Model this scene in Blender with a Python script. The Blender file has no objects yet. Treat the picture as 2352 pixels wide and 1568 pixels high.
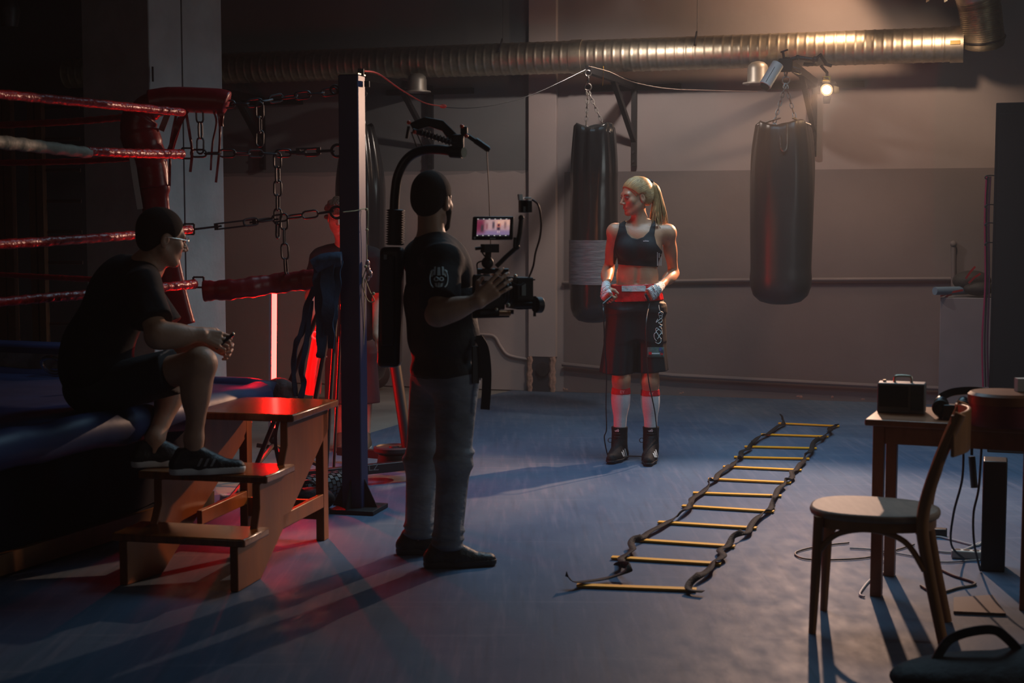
import bpy, math, random
import numpy as np
from mathutils import Vector as V, Matrix
random.seed(7); np.random.seed(7)
sc = bpy.context.scene
col = sc.collection
# ---------------------------------------------------------------- camera
F = 3400.0; CX, CY = 1176.0, 784.0; CAMH = 1.5
TH = math.atan(274.0/F)
cd = bpy.data.cameras.new('camera'); cam = bpy.data.objects.new('camera', cd); col.objects.link(cam)
cam.location = (0, 0, CAMH); cam.rotation_euler = (math.pi/2-TH, 0, 0)
cd.sensor_width = 36.0; cd.lens = 36.0*F/2352.0; cd.clip_start = 0.05; cd.clip_end = 200
cd.dof.use_dof = True; cd.dof.focus_distance = 9.4; cd.dof.aperture_fstop = 3.5
sc.camera = cam
# ---------------------------------------------------------------- world, view, exposure
w = bpy.data.worlds.new('world'); sc.world = w; w.use_nodes = True
w.node_tree.nodes['Background'].inputs[0].default_value = (0.20, 0.30, 0.42, 1)
w.node_tree.nodes['Background'].inputs[1].default_value = 0.010
_v = w.node_tree.nodes.new('ShaderNodeVolumeScatter'); _v.inputs['Color'].default_value = (.9, .95, 1, 1); _v.inputs['Density'].default_value = .0036; _v.inputs['Anisotropy'].default_value = .3
w.node_tree.links.new(_v.outputs[0], w.node_tree.nodes['World Output'].inputs['Volume'])     # thin smoke haze in the air
vs = sc.view_settings
vs.view_transform = 'Standard'; vs.look = 'None'; vs.gamma = 1; vs.use_curve_mapping = False; vs.exposure = 0.2
sc.cycles.use_denoising = True
sc.cycles.max_bounces = 6; sc.cycles.volume_bounces = 0; sc.cycles.sample_clamp_indirect = 4
sc.cycles.caustics_reflective = False; sc.cycles.caustics_refractive = False

def ray(px, py):
    x = (px-CX)/F; y = -(py-CY)/F
    return V((x, math.cos(TH)+y*math.sin(TH), -math.sin(TH)+y*math.cos(TH)))
O = V((0, 0, CAMH))
def at(px, py, Y):
    d = ray(px, py); return O+d*(Y/d.y)
def onz(px, py, z=0.0):
    d = ray(px, py); return O+d*((z-CAMH)/d.z)
def onpl(px, py, p0, n):
    d = ray(px, py); return O+d*((p0-O).dot(n)/d.dot(n))
TW = 0.30; AW = math.atan(TW)
WU = V((math.cos(AW), -math.sin(AW), 0)); WN = V((-math.sin(AW), -math.cos(AW), 0)); W0 = onz(1291, 899)
W0.z = 0
UP = V((0, 0, 1))
def wl(px, py, off=0.0):          # point on the plane standing off metres in front of the back wall
    return onpl(px, py, W0+WN*off, WN)
def wq(s, z, off=0.0):
    return W0+WU*s+UP*z+WN*off
def ws(px, off=0.0):
    p = wl(px, 510, off); return (p-W0).dot(WU)

def light(name, kind, loc, energy, color, aim=None, **kw):
    d = bpy.data.lights.new(name, kind); d.energy = energy; d.color = color
    for k, v in kw.items(): setattr(d, k, v)
    o = bpy.data.objects.new(name, d); col.objects.link(o); o.location = loc
    if aim is not None: o.rotation_euler = (V(aim)-V(loc)).to_track_quat('-Z', 'Y').to_euler()
    return o
WARM = (1.0, 0.60, 0.34)
LAMP = at(1899, 206, 10.6)
light('practical_spot', 'SPOT', LAMP+V((-.03, -.04, -.01)), 400, (1.0, .62, .44), LAMP+V((-.27, -.95, -.30)), spot_size=math.radians(92), spot_blend=.45, shadow_soft_size=.035)
light('practical_hot_core', 'SPOT', LAMP+V((-.03, -.04, -.01)), 520, (1.0, .42, .14), LAMP+V((-.76, -.60, -.56)), spot_size=math.radians(36), spot_blend=.7, shadow_soft_size=.03)
# three lamps of the overhead bar, above the frame
BAR = [at(1445, -8, 11.2), at(1905, -60, 11.6), at(2152, -6, 10.9)]
light('bar_lamp_left', 'SPOT', BAR[0]+V((0, 0, .03)), 130, (1.0, .83, .73), BAR[0]+V((-.1, .35, -1.0)), spot_size=math.radians(152), spot_blend=.55, shadow_soft_size=.06)
light('bar_lamp_right', 'SPOT', BAR[1], 34, (1.0, .60, .36), BAR[1]+V((-.30, 1.0, -.75)), spot_size=math.radians(118), spot_blend=.4, shadow_soft_size=.05)
light('bar_lamp_far', 'SPOT', BAR[2]+V((0, 0, -.03)), 40, (1.0, .66, .44), BAR[2]+V((-.25, .75, -1.0)), spot_size=math.radians(130), spot_blend=.6, shadow_soft_size=.05)
# soft area fills added overhead, left and right; no such fixtures in view
light('cool_overhead_fill', 'AREA', (1.2, 8.4, 4.05), 50, (.48, .78, 1.0), (1.2, 8.4, 0), shape='RECTANGLE', size=3.0, size_y=2.0, spread=math.radians(115))
light('left_fill', 'AREA', (-3.2, .3, 3.0), 3.0, (1.0, .88, .78), (-1.6, 9.0, 1.2), shape='RECTANGLE', size=2.0, size_y=1.4)
light('right_side_fill', 'AREA', (5.6, 4.5, 2.6), 17, (.85, .93, .92), (-2.3, 9.5, 1.4), shape='RECTANGLE', size=1.6, size_y=1.4)

# ---------------------------------------------------------------- helpers
MATS = {}
def mat(name, c, rough=.6, metal=0., var=0., scale=8., bump=0., bscale=40., stretch=(1, 1, 1), emit=None, es=1., spec=.5, sheen=0., coat=0., alpha=1., sss=0.):
    if name in MATS: return MATS[name]
    m = bpy.data.materials.new(name); m.use_nodes = True; nt = m.node_tree; b = nt.nodes['Principled BSDF']
    b.inputs['Base Color'].default_value = (*c, 1); b.inputs['Roughness'].default_value = rough; b.inputs['Metallic'].default_value = metal
    b.inputs['Specular IOR Level'].default_value = spec; b.inputs['Sheen Weight'].default_value = sheen; b.inputs['Coat Weight'].default_value = coat
    b.inputs['Coat Roughness'].default_value = .15
    if sss: b.inputs['Subsurface Weight'].default_value = sss; b.inputs['Subsurface Radius'].default_value = (.012, .004, .002)
    if emit: b.inputs['Emission Color'].default_value = (*emit, 1); b.inputs['Emission Strength'].default_value = es
    tc = nt.nodes.new('ShaderNodeTexCoord'); mp = nt.nodes.new('ShaderNodeMapping'); mp.inputs['Scale'].default_value = stretch
    nt.links.new(tc.outputs['Object'], mp.inputs[0])
    if var:
        n = nt.nodes.new('ShaderNodeTexNoise'); n.inputs['Scale'].default_value = scale; n.inputs['Detail'].default_value = 5
        nt.links.new(mp.outputs[0], n.inputs['Vector'])
        r = nt.nodes.new('ShaderNodeValToRGB'); r.color_ramp.elements[0].position = .3; r.color_ramp.elements[1].position = .7
        r.color_ramp.elements[0].color = (*[max(0, x*(1-var)) for x in c], 1); r.color_ramp.elements[1].color = (*[min(1, x*(1+var)) for x in c], 1)
        nt.links.new(n.outputs[0], r.inputs[0]); nt.links.new(r.outputs[0], b.inputs['Base Color'])
    if bump:
        n2 = nt.nodes.new('ShaderNodeTexNoise'); n2.inputs['Scale'].default_value = bscale; n2.inputs['Detail'].default_value = 3
        nt.links.new(mp.outputs[0], n2.inputs['Vector'])
        bp = nt.nodes.new('ShaderNodeBump'); bp.inputs['Strength'].default_value = bump; bp.inputs['Distance'].default_value = .02
        nt.links.new(n2.outputs[0], bp.inputs['Height']); nt.links.new(bp.outputs[0], b.inputs['Normal'])
    MATS[name] = m; return m
def perp(d):
    d = V(d).normalized(); a = UP if abs(d.z) < .9 else V((1, 0, 0))
    x = a.cross(d).normalized(); return x, d.cross(x).normalized()
OFF = {}
class MB:
    def __init__(s): s.v = []; s.f = []
    def add(s, vs, fs):
        n = len(s.v); s.v += [tuple(p) for p in vs]; s.f += [tuple(i+n for i in f) for f in fs]; return s
    def box(s, c, size, ax=None):
        X, Y, Z = ax if ax else (V((1, 0, 0)), V((0, 1, 0)), UP)
        c = V(c); hx, hy, hz = [q/2 for q in size]
        vs = [c+X*i*hx+Y*j*hy+Z*k*hz for k in (-1, 1) for j in (-1, 1) for i in (-1, 1)]
        return s.add(vs, [(0, 2, 3, 1), (4, 5, 7, 6), (0, 1, 5, 4), (2, 6, 7, 3), (0, 4, 6, 2), (1, 3, 7, 5)])
    def bar(s, a, b, w, h, up=None):
        a = V(a); b = V(b); d = b-a; L = d.length; d.normalize()
        if up is None: x, y = perp(d)
        else: x = d.cross(V(up)).normalized(); y = x.cross(d).normalized()
        return s.box((a+b)/2, (w, h, L), (x, y, d))
    def prism(s, pts, ext):
        pts = [V(p) for p in pts]; n = len(pts); e = V(ext)
        fs = [tuple(range(n))[::-1], tuple(range(n, 2*n))]+[(i, (i+1) % n, n+(i+1) % n, n+i) for i in range(n)]
        return s.add(pts+[p+e for p in pts], fs)
    def tube(s, pts, r, n=10, flat=1., cap=True, up=None):
        pts = [V(p) for p in pts]; m = len(pts); vs = []
        rs = r if isinstance(r, (list, tuple)) else [r]*m
        x = None
        for i, p in enumerate(pts):
            d = (pts[min(i+1, m-1)]-pts[max(i-1, 0)])
            if d.length < 1e-9: d = V((0, 0, 1))
            d.normalize()
            if up is not None: x = d.cross(V(up)); x = x.normalized() if x.length > 1e-4 else perp(d)[0]
            elif x is None: x, _ = perp(d)
            else:
                x = x-d*x.dot(d); x = x.normalized() if x.length > 1e-6 else perp(d)[0]
            y = d.cross(x)
            for k in range(n):
                a = 2*math.pi*k/n; vs.append(p+x*math.cos(a)*rs[i]+y*math.sin(a)*rs[i]*flat)
        fs = [(i*n+k, i*n+(k+1) % n, (i+1)*n+(k+1) % n, (i+1)*n+k) for i in range(m-1) for k in range(n)]
        if cap: fs += [tuple(range(n))[::-1], tuple(range((m-1)*n, m*n))]
        return s.add(vs, fs)
    def cyl(s, a, b, r1, r2=None, n=20):
        return s.tube([a, b], [r1, r1 if r2 is None else r2], n)
    def lathe(s, prof, o, ax=UP, n=28):
        o = V(o); ax = V(ax).normalized(); x, y = perp(ax); vs = []
        for r, h in prof:
            for k in range(n):
                a = 2*math.pi*k/n; vs.append(o+ax*h+(x*math.cos(a)+y*math.sin(a))*r)
        m = len(prof)
        fs = [(i*n+k, i*n+(k+1) % n, (i+1)*n+(k+1) % n, (i+1)*n+k) for i in range(m-1) for k in range(n)]
        fs += [tuple(range(n))[::-1], tuple(range((m-1)*n, m*n))]
        return s.add(vs, fs)
    def ball(s, c, r, nu=16, nv=10, ax=None):
        if not isinstance(r, (list, tuple)): r = (r, r, r)
        X, Y, Z = ax if ax else (V((1, 0, 0)), V((0, 1, 0)), UP); c = V(c); vs = []
        for j in range(nv+1):
            t = math.pi*(j/nv*.996+.002)
            for i in range(nu):
                a = 2*math.pi*i/nu; vs.append(c+X*r[0]*math.sin(t)*math.cos(a)+Y*r[1]*math.sin(t)*math.sin(a)+Z*r[2]*math.cos(t))
        fs = [(j*nu+i, (j+1)*nu+i, (j+1)*nu+(i+1) % nu, j*nu+(i+1) % nu) for j in range(nv) for i in range(nu)]
        fs += [tuple(range(nu)), tuple(range(nv*nu, (nv+1)*nu))[::-1]]
        return s.add(vs, fs)
    def ring(s, c, ax, R, r, n=24, m=8, sx=1.0, xd=None):
        ax = V(ax).normalized()
        if xd is None: x, y = perp(ax)
        else: x = V(xd).normalized(); y = ax.cross(x)
        c = V(c); pts = [c+x*math.cos(2*math.pi*i/n)*R*sx+y*math.sin(2*math.pi*i/n)*R for i in range(n)]
        vs = []
        for i in range(n):
            d = (pts[(i+1) % n]-pts[i-1]).normalized(); o_ = d.cross(ax)
            for k in range(m):
                a = 2*math.pi*k/m; vs.append(pts[i]+o_*math.cos(a)*r+ax*math.sin(a)*r)
        return s.add(vs, [(i*m+k, i*m+(k+1) % m, ((i+1) % n)*m+(k+1) % m, ((i+1) % n)*m+k) for i in range(n) for k in range(m)])
    def link(s, c, d, side, L, W, r):       # one stadium-shaped chain link
        c = V(c); d = V(d).normalized(); side = V(side); side = (side-d*side.dot(d)).normalized(); nrm = d.cross(side)
        h = (L-W)/2; pts = []
        for i in range(6): a = -math.pi/2+math.pi*i/5; pts.append(c+d*(h+math.cos(a)*W/2)+side*math.sin(a)*W/2)
        for i in range(6): a = math.pi/2+math.pi*i/5; pts.append(c+d*(-h+math.cos(a)*W/2)+side*math.sin(a)*W/2)
        n = len(pts); m = 6; vs = []
        for i in range(n):
            t = (pts[(i+1) % n]-pts[i-1]).normalized(); o_ = t.cross(nrm)
            for k in range(m):
                a = 2*math.pi*k/m; vs.append(pts[i]+o_*math.cos(a)*r+nrm*math.sin(a)*r)
        return s.add(vs, [(i*m+k, i*m+(k+1) % m, ((i+1) % n)*m+(k+1) % m, ((i+1) % n)*m+k) for i in range(n) for k in range(m)])
    def ribbon(s, pts, w, t=.003, tw=None, base=UP):
        pts = [V(p) for p in pts]; m = len(pts); vs = []
        for i, p in enumerate(pts):
            d = (pts[min(i+1, m-1)]-pts[max(i-1, 0)]).normalized()
            a = tw[i] if tw else 0.
            x = d.cross(V(base)); x = x.normalized() if x.length > 1e-4 else perp(d)[0]
            y = x.cross(d)
            X = x*math.cos(a)+y*math.sin(a); Y = -x*math.sin(a)+y*math.cos(a)
            ww = w[i] if isinstance(w, (list, tuple)) else w
            for q, r_ in ((-1, -1), (1, -1), (1, 1), (-1, 1)): vs.append(p+X*q*ww/2+Y*r_*t/2)
        fs = [(i*4+k, i*4+(k+1) % 4, (i+1)*4+(k+1) % 4, (i+1)*4+k) for i in range(m-1) for k in range(4)]
        fs += [(3, 2, 1, 0), ((m-1)*4, (m-1)*4+1, (m-1)*4+2, (m-1)*4+3)]
        return s.add(vs, fs)
    def build(s, name, m, parent=None, sharp=35, bevel=0., loc=None):
        return mesh_obj(name, s.v, s.f, m, parent, sharp, bevel, loc)
def mesh_obj(name, vs, fs, m, parent=None, sharp=35, bevel=0., loc=None):
    off = OFF.get(parent.name, V((0, 0, 0))) if parent else (V(loc) if loc is not None else V((0, 0, 0)))
    if parent is None and loc is None and len(vs):
        a = np.array(vs, dtype=float); off = V(((a[:, 0].min()+a[:, 0].max())/2, (a[:, 1].min()+a[:, 1].max())/2, a[:, 2].min()))
    a = np.array(vs, dtype=float).reshape(-1, 3)-np.array(off)
    me = bpy.data.meshes.new(name); me.from_pydata(a.tolist(), [], fs if isinstance(fs, list) else fs.tolist())
    me.polygons.foreach_set('use_smooth', [True]*len(me.polygons))
    if sharp: me.set_sharp_from_angle(angle=math.radians(sharp))
    me.update(); o = bpy.data.objects.new(name, me); col.objects.link(o)
    if m is not None: me.materials.append(m)
    if parent: o.parent = parent
    else: o.location = off
    OFF[o.name] = off.copy() if hasattr(off, 'copy') else V(off)
    if bevel:
        b = o.modifiers.new('bevel', 'BEVEL'); b.width = bevel; b.segments = 2; b.limit_method = 'ANGLE'
    return o
def tag(o, label, cat, group=None, kind=None):
    o['label'] = label; o['category'] = cat
    if group: o['group'] = group
    if kind: o['kind'] = kind
    return o
def thing(name, loc, label, cat, group=None):
    o = bpy.data.objects.new(name, None); col.objects.link(o); o.location = loc; o.empty_display_size = .1
    OFF[o.name] = V(loc); return tag(o, label, cat, group)
def struct(o): o['kind'] = 'structure'; return o
def text_mb(mb, s, size, org, X, Y, ext=.001, align='CENTER', shear=0., bold=0.):
    cu = bpy.data.curves.new('t', 'FONT'); cu.body = s; cu.size = size; cu.align_x = align; cu.align_y = 'CENTER'; cu.shear = shear; cu.resolution_u = 3; cu.offset = bold
    o = bpy.data.objects.new('t', cu); col.objects.link(o)
    dg = bpy.context.evaluated_depsgraph_get(); me = o.evaluated_get(dg).to_mesh()
    X = V(X).normalized(); Y = V(Y).normalized(); N = X.cross(Y)
    mb.add([V(org)+X*v.co.x+Y*v.co.y+N*ext for v in me.vertices], [tuple(p.vertices) for p in me.polygons])
    o.evaluated_get(dg).to_mesh_clear(); bpy.data.objects.remove(o); bpy.data.curves.remove(cu); return mb
def spline(pts, n=8):
    pts = [V(p) for p in pts]; out = []
    for i in range(len(pts)-1):
        p0 = pts[max(i-1, 0)]; p1 = pts[i]; p2 = pts[i+1]; p3 = pts[min(i+2, len(pts)-1)]
        for k in range(n):
            t = k/n; out.append(.5*((2*p1)+(p2-p0)*t+(2*p0-5*p1+4*p2-p3)*t*t+(3*p1-p0-3*p2+p3)*t**3))
    out.append(pts[-1]); return out
def lerp(a, b, t): return a+(b-a)*t

# ---------------------------------------------------------------- smooth bodies from distance fields
def npv(p): return np.array(tuple(p), dtype=np.float32)
class SDF:
    def __init__(s): s.p = []; s.cuts = []
    def cap(s, a, b, r1, r2=None, k=.02, flat=None, sub=False):
        s.p.append(('c', npv(a), npv(b), r1, r1 if r2 is None else r2, k, flat and (npv(V(flat[0]).normalized()), flat[1]), sub)); return s
    def chain(s, pts, rs, k=.02, flat=None):
        for i in range(len(pts)-1): s.cap(pts[i], pts[i+1], rs[i], rs[i+1], k, flat)
        return s
    def cone(s, a, b, r1, r2, k=.02, flat=None, fold=(0, 0), sub=False):
        s.p.append(('f', npv(a), npv(b), r1, r2, k, flat and (npv(V(flat[0]).normalized()), flat[1]), sub, fold)); return s
    def ell(s, c, r, ax=None, k=.02, sub=False):
        A = np.array([tuple(q) for q in (ax or (V((1, 0, 0)), V((0, 1, 0)), UP))], dtype=np.float32)
        s.p.append(('e', npv(c), np.array(r, dtype=np.float32), A, None, k, None, sub)); return s
    def cut(s, p, n): s.cuts.append((npv(p), npv(V(n).normalized()))); return s
    def ev(s, P):
        d = np.full(len(P), 9., dtype=np.float32)
        for q in s.p:
            t = q[0]; k = q[5]; Q = P
            if t == 'e':
                L = (P-q[1])@q[3].T/q[2]; n0 = np.sqrt((L*L).sum(1)); n1 = np.sqrt(((L/q[2])**2).sum(1))+1e-9
                di = n0*(n0-1)/n1
            else:
                a, b = q[1], q[2]; sc_ = 1.
                if q[6] is not None:
                    ax, fac = q[6]; Q = P+np.outer((P-a)@ax, ax)*(1/fac-1); b = b+ax*((b-a)@ax)*(1/fac-1); sc_ = min(1, fac)
                ab = b-a; L2 = float(ab@ab)+1e-12; tt = ((Q-a)@ab)/L2; tc = np.clip(tt, 0, 1)
                D = Q-a-np.outer(tc, ab); 
                if t == 'c': di = (np.sqrt((D*D).sum(1))-(q[3]+(q[4]-q[3])*tc))*sc_
                else:
                    D = Q-a-np.outer(tt, ab); L = math.sqrt(L2); r = q[3]+(q[4]-q[3])*tc
                    if q[8][0]:
                        x, y = perp(V(ab)); an = np.arctan2(D@npv(y), D@npv(x)); r = r+q[8][0]*np.sin(q[8][1]*an+2*tc)*tc
                    di = np.maximum((np.sqrt((D*D).sum(1))-r)*sc_, (np.abs(tt-.5)-.5)*L)
            if q[7]:
                h = np.clip(.5-.5*(d+di)/k, 0, 1); d = d*(1-h)+(-di)*h+k*h*(1-h)
            else:
                h = np.clip(.5+.5*(di-d)/k, 0, 1); d = di*(1-h)+d*h-k*h*(1-h)
        for c, n in s.cuts: d = np.maximum(d, (P-c)@n)
        return d
def poly2(P, poly):                       # signed distance of projected points to a pixel polygon, in metres at depth
    dx = P[:, 0]; dy = P[:, 1]; dz = P[:, 2]-CAMH
    fw = dy*math.cos(TH)-dz*math.sin(TH); u = CX+F*dx/fw; v = CY-F*(dy*math.sin(TH)+dz*math.cos(TH))/fw
    d = np.full(len(P), 1e9); ins = np.zeros(len(P), bool); n = len(poly)
    for i in range(n):
        x1, y1 = poly[i]; x2, y2 = poly[(i+1) % n]; ex, ey = x2-x1, y2-y1
        t = np.clip(((u-x1)*ex+(v-y1)*ey)/(ex*ex+ey*ey), 0, 1); d = np.minimum(d, (u-x1-t*ex)**2+(v-y1-t*ey)**2)
        c = ((y1 > v) != (y2 > v)) & (u < (x2-x1)*(v-y1)/(y2-y1+1e-12)+x1); ins ^= c
    return (np.where(ins, -1, 1)*np.sqrt(d)*fw/F).astype(np.float32)
def nets(fn, lo, hi, h):
    lo = np.array(lo, dtype=np.float32); hi = np.array(hi, dtype=np.float32); B = 6
    nb = np.ceil((hi-lo)/(h*B)).astype(int)+1; n = nb*B
    c = [lo[i]+(np.arange(nb[i])+.5)*B*h for i in range(3)]
    G = np.stack(np.meshgrid(*c, indexing='ij'), -1).reshape(-1, 3).astype(np.float32)
    dc = fn(G).reshape(nb); act = np.abs(dc) < B*h*1.35
    S = np.where(dc > 0, 1., -1.).astype(np.float32).repeat(B, 0).repeat(B, 1).repeat(B, 2)
    M_ = act.repeat(B, 0).repeat(B, 1).repeat(B, 2); idx = np.argwhere(M_)
    for i in range(0, len(idx), 400000):
        q = idx[i:i+400000]; S[q[:, 0], q[:, 1], q[:, 2]] = fn((lo+(q+.5)*h).astype(np.float32))
    I = S < 0; s8 = np.zeros([k-1 for k in S.shape], np.int8)
    for a in (0, 1):
        for b in (0, 1):
            for e in (0, 1): s8 += I[a:S.shape[0]-1+a, b:S.shape[1]-1+b, e:S.shape[2]-1+e]
    C = np.argwhere((s8 > 0) & (s8 < 8)); vid = np.full(s8.shape, -1, np.int64); vid[C[:, 0], C[:, 1], C[:, 2]] = np.arange(len(C))
    acc = np.zeros((len(C), 3)); cnt = np.zeros(len(C))
    cor = [(a, b, e) for a in (0, 1) for b in (0, 1) for e in (0, 1)]
    for p in cor:
        for ax in range(3):
            if p[ax]: continue
            q = list(p); q[ax] = 1
            va = S[C[:, 0]+p[0], C[:, 1]+p[1], C[:, 2]+p[2]]; vb = S[C[:, 0]+q[0], C[:, 1]+q[1], C[:, 2]+q[2]]
            m = (va < 0) != (vb < 0); t = np.where(m, va/(va-vb+1e-12), 0)
            pt = np.tile(np.array(p, float), (len(C), 1)); pt[:, ax] += t
            acc[m] += pt[m]; cnt[m] += 1
    Vt = lo+(C+.5+acc/np.maximum(cnt, 1)[:, None])*h
    Fs = []
    for ax in range(3):
        sl = [slice(1, -1)]*3; a_ = list(sl); b_ = list(sl); a_[ax] = slice(0, -1); b_[ax] = slice(1, None)
        A = I[tuple(a_)]; Bm = I[tuple(b_)]; E = np.argwhere(A != Bm)
        if not len(E): continue
        inside = A[E[:, 0], E[:, 1], E[:, 2]]; E = E+1; E[:, ax] -= 1
        u, w_ = (ax+1) % 3, (ax+2) % 3; ids = []
        for du, dw in ((0, 0), (-1, 0), (-1, -1), (0, -1)):
            e = E.copy(); e[:, u] += du; e[:, w_] += dw; ids.append(vid[e[:, 0], e[:, 1], e[:, 2]])
        q = np.stack(ids, 1); q[~inside] = q[~inside][:, ::-1]; ok = (q >= 0).all(1); Fs.append(q[ok])
    return Vt, np.concatenate(Fs)
def sdf_obj(name, fn, lo, hi, h, m, parent=None, extra=None):
    Vt, Fc = nets(fn, lo, hi, h)
    if extra:                              # finer pieces of the same surface, joined into the one mesh
        for f2, l2, h2, hh in extra:
            v2, c2 = nets(f2, l2, h2, hh); Fc = np.concatenate([Fc, c2+len(Vt)]); Vt = np.concatenate([Vt, v2])
    return mesh_obj(name, Vt, Fc, m, parent, sharp=0)
def bounds(s, pad=.05):
    lo = np.full(3, 1e9); hi = -lo
    for q in s.p:
        if q[7]: continue
        if q[0] == 'e': r = float(max(q[2])); lo = np.minimum(lo, q[1]-r); hi = np.maximum(hi, q[1]+r)
        else:
            r = max(q[3], q[4]); 
            for e in (q[1], q[2]): lo = np.minimum(lo, e-r); hi = np.maximum(hi, e+r)
    return lo-pad, hi+pad
def cloth(name, s, h, m, parent, clip=None):
    lo, hi = bounds(s, .02); fn = s.ev if clip is None else (lambda P: np.maximum(s.ev(P), clip(P)))
    return sdf_obj(name, fn, lo, hi, h, m, parent)
# ================================================================ SETTING
m_wall = mat('wall_plaster', (.34, .305, .305), .85, var=.10, scale=1.3, bump=.12, bscale=14)
m_wall_band = mat('wall_band_paint', (.185, .164, .168), .7, var=.10, scale=1.6, bump=.1, bscale=16)
m_wall_pale = mat('wall_repaint', (.48, .41, .40), .8, var=.08, scale=1.3, bump=.1, bscale=16)
m_col = mat('column_plaster', (.50, .49, .46), .85, var=.12, scale=5, bump=.15, bscale=30)
m_dark = mat('dark_paint', (.035, .038, .05), .7, var=.2, scale=2)
m_dark_stuff = mat('dark_cabinet_paint', (.012, .013, .015), .9, spec=.1, var=.15, scale=3)
m_conc = mat('grey_screed', (.27, .26, .235), .6, var=.22, scale=2.5, bump=.1, bscale=30)
m_steel = mat('galvanised', (.62, .56, .44), .44, metal=1., var=.15, scale=20)
m_black = mat('black_metal', (.014, .014, .016), .5, metal=0., spec=.35)
m_blackp = mat('black_plastic', (.012, .012, .014), .38)
m_iron = mat('dark_iron', (.05, .05, .055), .5, metal=.6, var=.2, scale=20)
m_chain = mat('chain_steel', (.30, .28, .26), .4, metal=1., var=.3, scale=30)
m_plaster_red = mat('chipped_plaster', (.45, .28, .22), .9, var=.25, scale=40)

def floor_mat():
    m = bpy.data.materials.new('blue_sport_floor'); m.use_nodes = True; nt = m.node_tree; N = nt.nodes; L = nt.links; b = N['Principled BSDF']
    tc = N.new('ShaderNodeTexCoord')
    def noise(scale, st, rot=0, det=6, lo=.4, hi=.62):
        mp = N.new('ShaderNodeMapping'); mp.inputs['Scale'].default_value = st; mp.inputs['Rotation'].default_value = (0, 0, rot); L.new(tc.outputs['Object'], mp.inputs[0])
        n = N.new('ShaderNodeTexNoise'); n.inputs['Scale'].default_value = scale; n.inputs['Detail'].default_value = det; L.new(mp.outputs[0], n.inputs['Vector'])
        r = N.new('ShaderNodeMapRange'); r.inputs[1].default_value = lo; r.inputs[2].default_value = hi; L.new(n.outputs[0], r.inputs[0]); return r.outputs[0]
    def mix(a, b_, f, mul=1.):
        q = N.new('ShaderNodeMix'); q.data_type = 'RGBA'
        for s_, v in ((6, a), (7, b_)):
            if isinstance(v, tuple): q.inputs[s_].default_value = (*v, 1)
            else: L.new(v, q.inputs[s_])
        k = N.new('ShaderNodeMath'); k.operation = 'MULTIPLY'; k.inputs[1].default_value = mul; L.new(f, k.inputs[0]); L.new(k.outputs[0], q.inputs[0]); return q.outputs[2]
    c = mix((.056, .100, .172), (.088, .138, .21), noise(1.1, (1, .5, 1)))
    c = mix(c, (.24, .23, .30), noise(34, (1, .06, 1), .42, 8, .52, .76), .30)      # scuffed lengthwise
    c = mix(c, (.26, .27, .33), noise(20, (.05, 1, 1), -.62, 8, .60, .74), .20)
    c = mix(c, (.035, .055, .085), noise(30, (1, .06, 1), .16, 6, .54, .78), .35)
    L.new(c, b.inputs['Base Color'])
    b.inputs['Specular IOR Level'].default_value = .16
    r = noise(12, (1, .5, 1), .3, 5, .3, .7)
    mr = N.new('ShaderNodeMapRange'); mr.inputs[3].default_value = .50; mr.inputs[4].default_value = .62; L.new(r, mr.inputs[0]); L.new(mr.outputs[0], b.inputs['Roughness'])
    n2 = N.new('ShaderNodeTexNoise'); n2.inputs['Scale'].default_value = 60; L.new(tc.outputs['Object'], n2.inputs['Vector'])
    bp = N.new('ShaderNodeBump'); bp.inputs['Strength'].default_value = .06; bp.inputs['Distance'].default_value = .01; L.new(n2.outputs[0], bp.inputs['Height']); L.new(bp.outputs[0], b.inputs['Normal'])
    return m
m_floor = floor_mat()
struct(MB().box((-1, 6, -.06), (18, 24, .10)).build('floor', m_conc))
fp = [(9, 0), (9, 12.2), tuple(wq(.3, 0, .02))[:2], tuple(wq(-.45, 0, .02))[:2], (-.22, 12.75), (-.55, 11.7), (-1.03, 10.45), (-1.22, 9.4), (-1.58, 8.1), (-2.3, 7.7), (-6, 7.2), (-6, 0)]
fq = [V((x, y, -.01)) for x, y in fp]
o = MB().prism(fq, (0, 0, .01)).build('floor_rubber', m_floor); struct(o)
# back wall: body, darker painted band on the right, paler band on the left
PO = .06; pl_s0, pl_s1 = ws(1213, PO), ws(1277, PO)
o = MB().prism([wq(-9, 0), wq(4.2, 0), wq(4.2, 4.4), wq(-9, 4.4)], -WN*.2).build('wall_back', m_wall); struct(o)
ZB = wl(1291, 395).z
struct(MB().prism([wq(pl_s1+.06, .0, .004), wq(4.15, .0, .004), wq(4.15, ZB, .004), wq(pl_s1+.06, ZB, .004)], -WN*.004).build('trim_1', m_wall_band))
# ragged upper edge of the paler repaint
rs = [wq(-9, ZB-.02, .004)]+[wq(-9+(pl_s0+9)*i/120, ZB-.015+(.03*abs(math.sin(i*1.9)) if i > 112 else .006*math.sin(i*.8)), .004) for i in range(1, 121)]
struct(MB().prism([wq(-9, 0, .004), wq(pl_s0, 0, .004)]+rs[::-1], -WN*.004).build('trim_2', m_wall_pale))
struct(MB().prism([wq(-9, ZB+.02, .002), wq(pl_s0, ZB+.02, .002), wq(pl_s0, 4.3, .002), wq(-9, 4.3, .002)], -WN*.003).build('trim_8', mat('upper_wall_shade', (.20, .205, .215), .85, var=.1, scale=1.3, bump=.1, bscale=14)))  # shade over the upper left wall, put into a darker wall colour
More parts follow.
